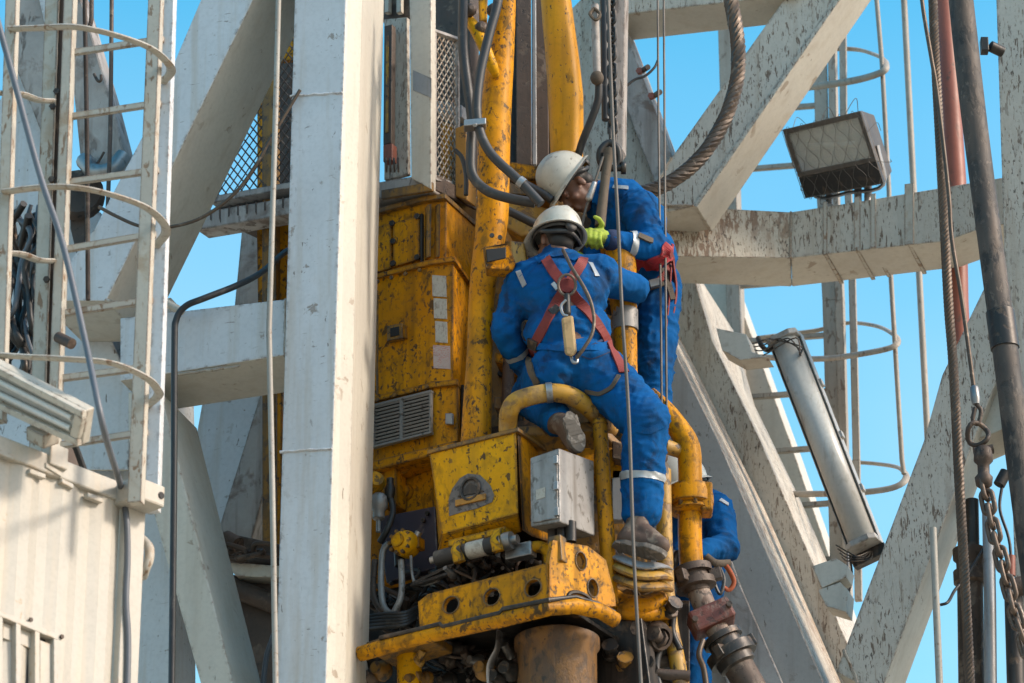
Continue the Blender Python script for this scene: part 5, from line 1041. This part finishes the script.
def face_bits(c, fwd, up, parent):
    s, f, w = axes(fwd, up); L = lambda x, y, z: c+s*x+f*y+w*z
    for k in (-1, 1):
        e = B().ell(L(.031*k, .083, .001), (.012, .012, .012), seg=12, rings=8).done('eye', 'skin', parent); B().ell(L(.031*k, .0915, .0), (.006, .006, .006), seg=8, rings=6).done('iris', 'blackgap', e)
        B().tube(spl([L(.05*k, .085, .028), L(.032*k, .1, .034), L(.014*k, .1, .028)], 4), .005, 5).done('eyebrow', 'hair', parent)
def hair_mesh(c, fwd, up, parent):
    s, f, w = axes(fwd, up); me = union_mesh([('e', c-f*.022+w*.045, (.081, .094, .086), (s, f, w)), ('e', c-f*.05-w*.02, (.068, .055, .055), (s, f, w))], .009, 2)
    return link('hair', me, 'hair', parent)
def glove_mesh(wrist, palm, fingers, thumb, name, mat, parent):
    sh = [('c', wrist, palm, .038, .043)]
    for f in fingers:
        for i in range(len(f)-1): sh.append(('c', f[i], f[i+1], .0125-.0012*i, .0118-.0012*i))
        sh.append(('c', palm, f[0], .03, .014))
    for i in range(len(thumb)-1): sh.append(('c', thumb[i], thumb[i+1], .016-.002*i, .0145-.002*i))
    return link(name, union_mesh(sh, .0055, 2), mat, parent)
def boot(shaft0, ankle, heel, toe, solen, parent, r=.055):
    me = union_mesh([('c', shaft0, ankle, r*1.12, r*1.05), ('c', ankle, heel, r, r*.9), ('c', heel, toe, r*.9, r*.8), ('c', ankle.lerp(toe, .3), toe, r*.9, r*.8)], .009, 3)
    o = link('boot', me, 'boot', parent); d = (toe-heel).normalized(); solen = (solen-d*solen.dot(d)).normalized(); x = d.cross(solen)
    out = []
    Lf = (toe-heel).length
    for k in range(24):
        a = 2*math.pi*k/24; cx = math.cos(a); sy = math.sin(a); wd = .047 if cx > .2 else (.036 if cx > -.35 else .042)
        out.append(heel.lerp(toe, .5)+d*cx*(Lf/2+r*.95)+x*sy*wd+solen*r*.62)
    so_ = B().slab(out, solen*.030).done('sole', 'sole', o, .004)
    for k in range(7):
        p = heel.lerp(toe, (k-.5)/6)+solen*(r*.62+.026); B().box(p, (d, x, solen), (.011, .030 if k % 2 else .036, .006)).done('tread', 'sole', so_)
    return o
def lace(a, b_, parent): pass
YS = V((0, 0, 1))
# ---- seated worker, back to us
p1 = thing('person', 'seated worker in blue coverall and harness, back to us, straddling the yellow rail', 'person')
j = dict(pel=P(577, 368, -.56), mid=P(568, 332, -.56), ch=P(562, 293, -.56), nk=P(557, 258, -.54), ls=P(521, 283, -.53), le=P(504, 330, -.52), lw=P(523, 367, -.36), rs=P(604, 278, -.51), re=P(634, 288, -.36), rw=P(626, 302, -.12),
         rh=P(598, 374, -.56), rk=P(646, 420, -.72), ra=P(641, 512, -.62), lh=P(553, 376, -.54), lk=P(532, 398, -.16), la=P(556, 420, -.56))
hc1 = P(556, 243, -.53); f1 = V((-.5, .86, -.12)); u1 = V((.05, -.05, 1))
sk_ = head_shapes(hc1, f1, u1, j['nk']-ZU*.03)
inner = [('c', j['nk'], j['ch'], .07, .13), ('c', j['ch'], j['pel'], .13, .13), ('c', j['ls'], j['rs'], .06, .06), ('c', j['ls'], j['le'], .05, .042), ('c', j['le'], j['lw'], .042, .03), ('c', j['rs'], j['re'], .05, .045), ('c', j['re'], j['rw'], .042, .03), ('c', j['rh'], j['rk'], .085, .06), ('c', j['rk'], j['ra'], .06, .04), ('c', j['lh'], j['lk'], .085, .06), ('c', j['lk'], j['la'], .06, .04)]
link('body', union_mesh(sk_+inner, .0085, 2), 'skin', p1)
hair_mesh(hc1, f1, u1, p1); face_bits(hc1, f1, u1, p1)
cl1 = [('e', j['ch'], (.235, .15, .19)), ('e', j['mid'], (.215, .15, .17)), ('e', j['pel'], (.235, .18, .135)), ('c', P(528, 276, -.53), P(600, 270, -.52), .085, .085), ('c', P(545, 266, -.53), P(570, 264, -.53), .07, .07), ('c', j['nk']+ZU*.0, j['ch'], .078, .14),
       ('c', j['ls'], j['le'], .082, .072), ('c', j['le'], j['lw'], .072, .055), ('c', j['rs'], j['re'], .085, .076), ('c', j['re'], j['rw'], .074, .055), ('c', j['rh'], j['rk'], .145, .118), ('c', j['rk'], j['ra'], .112, .098), ('c', j['lh'], j['lk'], .14, .105), ('c', j['lk'], j['la'], .098, .08), ('e', P(556, 378, -.6), (.12, .13, .11)), ('e', P(598, 380, -.6), (.13, .13, .115))]
me1 = union_mesh(cl1, .010, 5)
folds(me1, [(j['le'], (j['lw']-j['ls']).normalized(), .11, .011, 75), (j['re'], (j['rw']-j['rs']).normalized(), .10, .010, 75), (j['rk'], (j['ra']-j['rh']).normalized(), .17, .013, 60), (j['rh']+V((.08, -.05, -.03)), (j['rk']-j['rh']).normalized(), .16, .012, 62), (P(640, 500, -.7), ZU, .12, .012, 70), (j['mid'], V((.1, 0, 1)), .16, .008, 55), (P(520, 300, -.6), V((.3, 0, 1)), .12, .009, 60)], .010, 1.3)
co1 = link('coverall', me1, 'coverall', p1); bv1 = bvh_of(me1)
# collar, pocket flaps and seams
ribbon(bv1, [(538, 262), (546, 257), (557, 255), (570, 257), (577, 261)], .045, co1, 'coverall', .008, .006, 'collar')
ribbon(bv1, [(590, 347), (606, 338)], .012, co1, 'darkcoverall', .002, .003, 'pocket_flap'); ribbon(bv1, [(574, 352), (590, 360), (610, 352)], .006, co1, 'darkcoverall', .002, .002, 'seam')
ribbon(bv1, [(524, 343), (545, 348), (570, 350), (600, 348), (616, 340)], .035, co1, 'coverall', .004, .005, 'waistband')
ribbon(bv1, [(628, 426), (648, 432), (664, 424)], .03, co1, 'coverall', .003, .004, 'knee_patch')
# reflective strips
ribbon(bv1, [(518, 271), (525, 286)], .026, co1, 'reflect', .003, .003, 'reflective_strip'); ribbon(bv1, [(590, 263), (597, 276)], .026, co1, 'reflect', .003, .003, 'reflective_strip')
band(me1, P(640, 478, -.65), (j['ra']-j['rk']), .018, .19, co1); band(me1, P(515, 355, -.42), (j['lw']-j['le']), .014, .10, co1)
hard_hat(P(557, 236, -.53), f1, V((.24, -.2, 1)), p1, .98)
# harness
hz = B().lathe(P(567, 287, -.76), V((0, -1, .1)), [(0, .038), (.008, .04), (.016, .038), (.016, .0)], 18).done('back_pad', 'harness', p1)
for px_, w_ in (([(545, 258), (552, 270), (560, 280), (567, 287)], .05), ([(583, 259), (578, 270), (572, 279), (567, 287)], .05), ([(566, 287), (556, 304), (547, 322), (537, 341), (530, 356)], .052), ([(568, 288), (580, 303), (598, 325), (612, 350), (624, 373)], .05)):
    ribbon(bv1, px_, w_, p1, 'harness', .007, .005, 'harness_strap')
ribbon(bv1, [(586, 391), (600, 395), (612, 388), (619, 376)], .02, p1, 'strap', .006, .004, 'leg_strap'); ribbon(bv1, [(529, 360), (532, 372), (538, 384)], .04, p1, 'strap', .006, .005, 'leg_strap')
ribbon(bv1, [(530, 342), (538, 346)], .05, p1, 'darksteel', .012, .006, 'buckle'); ribbon(bv1, [(552, 309), (558, 313)], .05, p1, 'darksteel', .012, .004, 'buckle')
dr = P(567, 285, -.79); B().tube([dr+V((.042*math.cos(k/18*6.283), -.012*math.sin(k/18*6.283), .05*math.sin(k/18*6.283)))*(1.0) for k in range(18)], .007, 8, closed=True).done('d_ring', 'rustchain', p1)
ribbon(bv1, [(553, 284), (558, 290)], .02, p1, 'reflect', .012, .004, 'harness_tag')
B().caps(P(567, 296, -.79), P(567, 313, -.8), .016, .02).done('snap_hook', 'darksteel', p1); B().tube(spl([P(566, 300, -.82), P(561, 306, -.82), P(563, 314, -.82), P(568, 316, -.82)], 5), .007, 7).done('hook_gate', 'steel', p1)
pk = B(); pk.loft([P(561, 318, -.83), P(573, 315, -.83), P(577, 352, -.83), P(573, 357, -.83), P(565, 355, -.83)], [P(561, 318, -.77)+V((.004, 0, 0)), P(573, 315, -.77), P(577, 352, -.77), P(573, 357, -.77), P(565, 355, -.77)]); pk.done('absorber_pack', 'wood', p1, .012)
B().tube(spl([P(571, 356, -.8), P(573, 362, -.82), P(577, 362, -.82), P(577, 356, -.81)], 5), .008, 7).done('pack_hook', 'steel', p1)
B().tube(spl([P(576, 359, -.82), P(584, 348, -.84), P(592, 334, -.84), P(594, 318, -.83), P(590, 300, -.82), P(582, 284, -.81), P(572, 268, -.78), P(566, 256, -.74), P(563, 250, -.7)], 8), .009, 8).done('lanyard', 'rope', p1)
# boots, glove
boot(j['ra']+ZU*.02, P(637, 528, -.65), P(627, 539, -.66), P(661, 546, -.72), V((0, -.45, -1)), p1, .055)
boot(j['la']+V((-.02, .05, .0)), P(561, 423, -.64), P(568, 424, -.70), P(575, 446, -.68), V((.25, -1, -.15)), p1, .05)
lw = j['lw']; hd = (P(534, 372, -.2)-lw).normalized()
glove_mesh(lw, lw+hd*.09, [[lw+hd*.10+V((.02*k-.03, 0, .01)), lw+hd*.15+V((.02*k-.03, 0, .0)), lw+hd*.17+V((.02*k-.02, 0, -.035))] for k in range(4)], [lw+hd*.05+V((.03, 0, .02)), lw+hd*.09+V((.055, 0, .02)), lw+hd*.13+V((.055, 0, 0))], 'glove', 'darkglove', p1)
rw = j['rw']; hd = (P(618, 308, -.02)-rw).normalized()
glove_mesh(rw, rw+hd*.07, [[rw+hd*.08+V((.0, 0, .02*k-.03)), rw+hd*.12+V((-.02, -.0, .02*k-.03)), rw+hd*.12+V((-.05, -.02, .02*k-.03))] for k in range(4)], [rw+hd*.03+V((0, -.02, .03)), rw+hd*.07+V((-.02, -.03, .05)), rw+hd*.1+V((-.04, -.03, .05))], 'glove', 'darkglove', p1)
# ---- standing worker leaning in from the right
p2 = thing('person', 'standing worker in blue coverall with red belt leaning left, yellow-green glove', 'person')
k2 = dict(pel=P(657, 288, .10), mid=P(650, 256, .10), ch=P(633, 222, .08), up=P(618, 205, .08), nk=P(597, 194, .04), s=P(638, 209, -.12), e=P(655, 249, -.25), w=P(610, 240, -.36), s2=P(612, 206, .25), e2=P(600, 245, .25), w2=P(590, 262, .1),
          h=P(660, 296, .02), k=P(655, 370, -.02), a=P(654, 440, .02), h2=P(652, 296, .2), kk=P(648, 372, .22), a2=P(652, 440, .22))
hc2 = P(575, 187, -.02); u2 = V((-.80, -.22, .52)); f2 = V((-.50, -.05, -.86))
f2 = (f2-u2.normalized()*f2.dot(u2.normalized())).normalized()
inner = [('c', k2['nk'], k2['ch'], .065, .11), ('c', k2['ch'], k2['pel'], .11, .12), ('c', k2['s'], k2['s2'], .05, .05), ('c', k2['s'], k2['e'], .048, .04), ('c', k2['e'], k2['w'], .04, .03), ('c', k2['s2'], k2['e2'], .048, .04), ('c', k2['e2'], k2['w2'], .04, .03), ('c', k2['h'], k2['k'], .07, .055), ('c', k2['k'], k2['a'], .055, .04), ('c', k2['h2'], k2['kk'], .07, .055), ('c', k2['kk'], k2['a2'], .055, .04)]
link('body', union_mesh(head_shapes(hc2, f2, u2, k2['nk'])+inner, .0075, 2), 'skin', p2); hair_mesh(hc2, f2, u2, p2); face_bits(hc2, f2, u2, p2)
cl2 = [('e', k2['ch'], (.17, .19, .18)), ('e', k2['up'], (.17, .2, .12)), ('e', k2['mid'], (.14, .17, .15)), ('e', k2['pel'], (.125, .175, .14)), ('c', k2['nk'], k2['up'], .072, .11), ('c', k2['s'], k2['e'], .10, .082), ('c', k2['e'], k2['w'], .08, .052), ('c', k2['s2'], k2['e2'], .085, .07), ('c', k2['e2'], k2['w2'], .07, .05),
       ('c', k2['h'], k2['k'], .112, .095), ('c', k2['k'], k2['a'], .092, .08), ('c', k2['h2'], k2['kk'], .112, .095), ('c', k2['kk'], k2['a2'], .092, .08)]
me2 = union_mesh(cl2, .0095, 4)
folds(me2, [(k2['e'], (k2['w']-k2['s']).normalized(), .11, .012, 75), (k2['s'], (k2['e']-k2['s']).normalized(), .13, .010, 60), (k2['k'], ZU, .2, .010, 60), (k2['pel'], V((.3, 0, 1)).normalized(), .14, .009, 60), (k2['w'], (k2['w']-k2['e']).normalized(), .09, .008, 85)], .010, 5.1)
co2 = link('coverall', me2, 'coverall', p2); bv2 = bvh_of(me2)
ribbon(bv2, [(588, 180), (592, 186), (596, 197), (597, 204)], .04, co2, 'coverall', .006, .006, 'collar', .0)
band(me2, P(630, 244, -.31), (k2['w']-k2['e']), .017, .115, co2); ribbon(bv2, [(613, 187), (628, 188)], .02, co2, 'reflect', .004, .003, 'reflective_strip')
for px_, w_, m_ in (([(634, 262), (648, 264), (662, 258), (676, 249)], .075, 'redbelt'), ([(656, 268), (662, 256), (668, 246)], .05, 'redbelt'), ([(668, 250), (672, 262), (664, 276), (656, 286)], .035, 'harness'), ([(663, 270), (668, 284), (672, 300)], .03, 'strap'), ([(636, 286), (650, 290), (664, 284)], .022, 'strap'), ([(638, 236), (652, 242)], .03, 'strap')):
    ribbon(bv2, px_, w_, p2, m_, .008, .006, 'harness_strap', -.1)
B().tube([P(663, 258, -.14)+V((.03*math.cos(k/14*6.283), .01*math.sin(k/14*6.283), .035*math.sin(k/14*6.283))) for k in range(14)], .007, 7, closed=True).done('d_ring', 'steel', p2); B().box(P(655, 283, -.14), (V((1, 0, .3)), V((0, 1, 0)), V((-.3, 0, 1))), (.03, .012, .02)).done('buckle', 'steel', p2, .004)
B().tube(spl([P(673, 262, -.05), P(676, 290, -.05), P(672, 320, -.05), P(664, 345, -.05), P(660, 370, -.06), P(666, 378, -.06), P(663, 392, -.05)], 8), .016, 8, flat=(V((1, 0, 0)), .5)).done('hanging_strap', 'harness', p2)
B().tube(spl([P(671, 268, -.08), P(669, 300, -.08), P(666, 330, -.08), P(664, 352, -.08)], 8), .012, 8, flat=(V((1, 0, 0)), .5)).done('hanging_strap', 'harness', p2)
hard_hat(hc2+u2.normalized()*.055-f2*.005, f2, u2, p2, 1.0)
wr = k2['w']; pm = P(597, 236, -.39)
fg = []
for i, (x, y) in enumerate(((585, 231), (590, 230), (595, 231.5), (600, 234))):
    L = (.9, 1.05, 1.0, .8)[i]; fg.append([P(x, y, -.43), P(x-.5, y+7*L, -.455), P(x+.5, y+13*L, -.435), P(x+2, y+17*L, -.40)])
glove_mesh(wr, pm, fg, [P(600, 231, -.38), P(602, 224, -.42), P(599, 219, -.45), P(595, 217, -.46)], 'glove', 'glove', p2)
B().lathe(wr+(k2['e']-wr).normalized()*.0, (k2['e']-wr), [(-.02, .046), (-.01, .052), (.02, .056), (.03, .05)], 16).done('glove_cuff', 'darkcoverall', p2)
w2 = k2['w2']; glove_mesh(w2, w2+V((-.06, -.03, -.03)), [[w2+V((-.08, -.05+.022*i, -.03)), w2+V((-.12, -.05+.022*i, -.04)), w2+V((-.13, -.05+.022*i, -.08))] for i in range(4)], [w2+V((-.03, -.05, 0)), w2+V((-.07, -.08, .01)), w2+V((-.1, -.08, 0))], 'glove', 'glove', p2)
for a_ in (k2['a'], k2['a2']): boot(a_+ZU*.03, a_-ZU*.04, a_+V((.02, 0, -.09)), a_+V((-.12, -.03, -.09)), V((0, 0, -1)), p2)
B().tube(spl([P(603, 157, -.42), P(598, 172, -.42), P(590, 196, -.40), P(584, 216, -.38), P(580, 240, -.36), P(576, 252, -.36)], 6), .007, 8).done('lanyard', 'thinwire', p2); B().caps(P(594, 184, -.43), P(589, 198, -.42), .015, .018).done('snap_hook', 'steel', p2)
# ---- third worker half hidden behind the mud line
p3 = thing('person', 'third worker in blue coverall mostly hidden behind the yellow mud pipe', 'person')
m = dict(pel=P(694, 592, .32), ch=P(702, 525, .34), nk=P(692, 500, .32), s=P(717, 510, .24), e=P(725, 548, .14), w=P(700, 553, .0), s2=P(690, 512, .45), e2=P(678, 548, .35), w2=P(682, 560, .15), h=P(698, 600, .28), k=P(692, 668, .24), a=P(690, 745, .28), h2=P(688, 600, .42), kk=P(684, 668, .42), a2=P(684, 745, .44))
hc3 = P(680, 492, .3); f3 = V((-.75, -.3, -.3)); u3 = V((.1, -.1, 1))
inner = [('c', m['nk'], m['ch'], .065, .12), ('c', m['ch'], m['pel'], .12, .12), ('c', m['s'], m['s2'], .05, .05), ('c', m['s'], m['e'], .045, .04), ('c', m['e'], m['w'], .04, .03), ('c', m['s2'], m['e2'], .045, .04), ('c', m['e2'], m['w2'], .04, .03), ('c', m['h'], m['k'], .075, .055), ('c', m['k'], m['a'], .055, .04), ('c', m['h2'], m['kk'], .075, .055), ('c', m['kk'], m['a2'], .055, .04)]
link('body', union_mesh(head_shapes(hc3, f3, u3, m['nk'])+inner, .0095, 2), 'skin', p3); hair_mesh(hc3, f3, u3, p3); face_bits(hc3, f3, u3, p3)
me3 = union_mesh([('e', m['ch'], (.17, .15, .2)), ('e', m['pel'], (.15, .16, .15)), ('c', m['ch'], m['pel'], .14, .14), ('c', m['nk'], m['ch'], .072, .12), ('c', m['s'], m['s2'], .085, .085), ('c', m['s'], m['e'], .085, .075), ('c', m['e'], m['w'], .074, .055), ('c', m['s2'], m['e2'], .085, .072), ('c', m['e2'], m['w2'], .07, .055), ('c', m['h'], m['k'], .115, .1), ('c', m['k'], m['a'], .1, .085), ('c', m['h2'], m['kk'], .115, .1), ('c', m['kk'], m['a2'], .1, .085)], .011, 4)
folds(me3, [(m['e'], (m['w']-m['s']).normalized(), .11, .012, 75), (m['k'], ZU, .15, .01, 60)], .010, 8.8)
co3 = link('coverall', me3, 'coverall', p3); bv3 = bvh_of(me3)
ribbon(bv3, [(720, 500), (728, 505)], .022, co3, 'reflect', .004, .003, 'reflective_strip', .2)
hard_hat(hc3+ZU*.05, f3, u3, p3, 1.0)
B().tube(spl([P(706, 556, -.06), P(716, 563, -.06), P(730, 563, .0)], 5), .009, 8, flat=(ZU, 2)).done('harness_strap', 'strap', p3)
B().tube(spl([P(722, 562, .0), P(729, 570, -.02), P(734, 582, -.02), P(729, 590, -.02), P(722, 586, -.02)], 6), .010, 8, flat=(ZU, 1.3)).done('harness_loop', 'orange', p3)
B().tube(spl([P(716, 564, -.03), P(714, 580, -.05), P(720, 594, -.05), P(724, 580, -.04), P(719, 566, -.03)], 6), .009, 7).done('lanyard', 'rubber', p3)
for w_ in (m['w'], m['w2']): glove_mesh(w_, w_+V((-.06, -.03, 0)), [[w_+V((-.08, -.05+.022*i, 0)), w_+V((-.12, -.05+.022*i, -.02)), w_+V((-.13, -.05+.022*i, -.06))] for i in range(4)], [w_+V((-.03, -.05, 0)), w_+V((-.07, -.08, .01)), w_+V((-.1, -.08, 0))], 'glove', 'darkglove', p3)
for a_ in (m['a'], m['a2']): boot(a_+ZU*.03, a_-ZU*.04, a_+V((.02, 0, -.09)), a_+V((-.12, -.03, -.09)), V((0, 0, -1)), p3)
# ------------------------------------------------------------------ origins: every thing at its base, parts at their own centre
def fin():
    allo = [o for o in bpy.data.objects if o.type in ('MESH', 'EMPTY')]
    kids = {}
    for o in allo: kids.setdefault(o.parent, []).append(o)
    def bbox(o):
        lo = V((1e9,)*3); hi = -lo
        def rec(q):
            nonlocal lo, hi
            if q.type == 'MESH':
                for c in q.bound_box:
                    w = (q.matrix_basis @ V(c)) if q.get('_placed') else V(c)
                    lo = V(map(min, lo, w)); hi = V(map(max, hi, w))
            for k in kids.get(q, []): rec(k)
        rec(o); return lo, hi
    org = {}
    def go(o, po):
        lo, hi = bbox(o)
        if o.get('_placed'):
            w = o.location.copy(); del o['_placed']; o.location = w-po; return
        w = V(((lo.x+hi.x)/2, (lo.y+hi.y)/2, lo.z if o.parent is None else (lo.z+hi.z)/2))
        if o.type == 'MESH':
            if o.get('kind') == 'structure' and o.name == 'ground': w = V((0, 0, 0))
            o.data.transform(Matrix.Translation(-w))
        for k in kids.get(o, []): go(k, w)
        o.location = w-po
    for o in kids.get(None, []): go(o, V((0, 0, 0)))
bpy.context.view_layer.update()
fin()
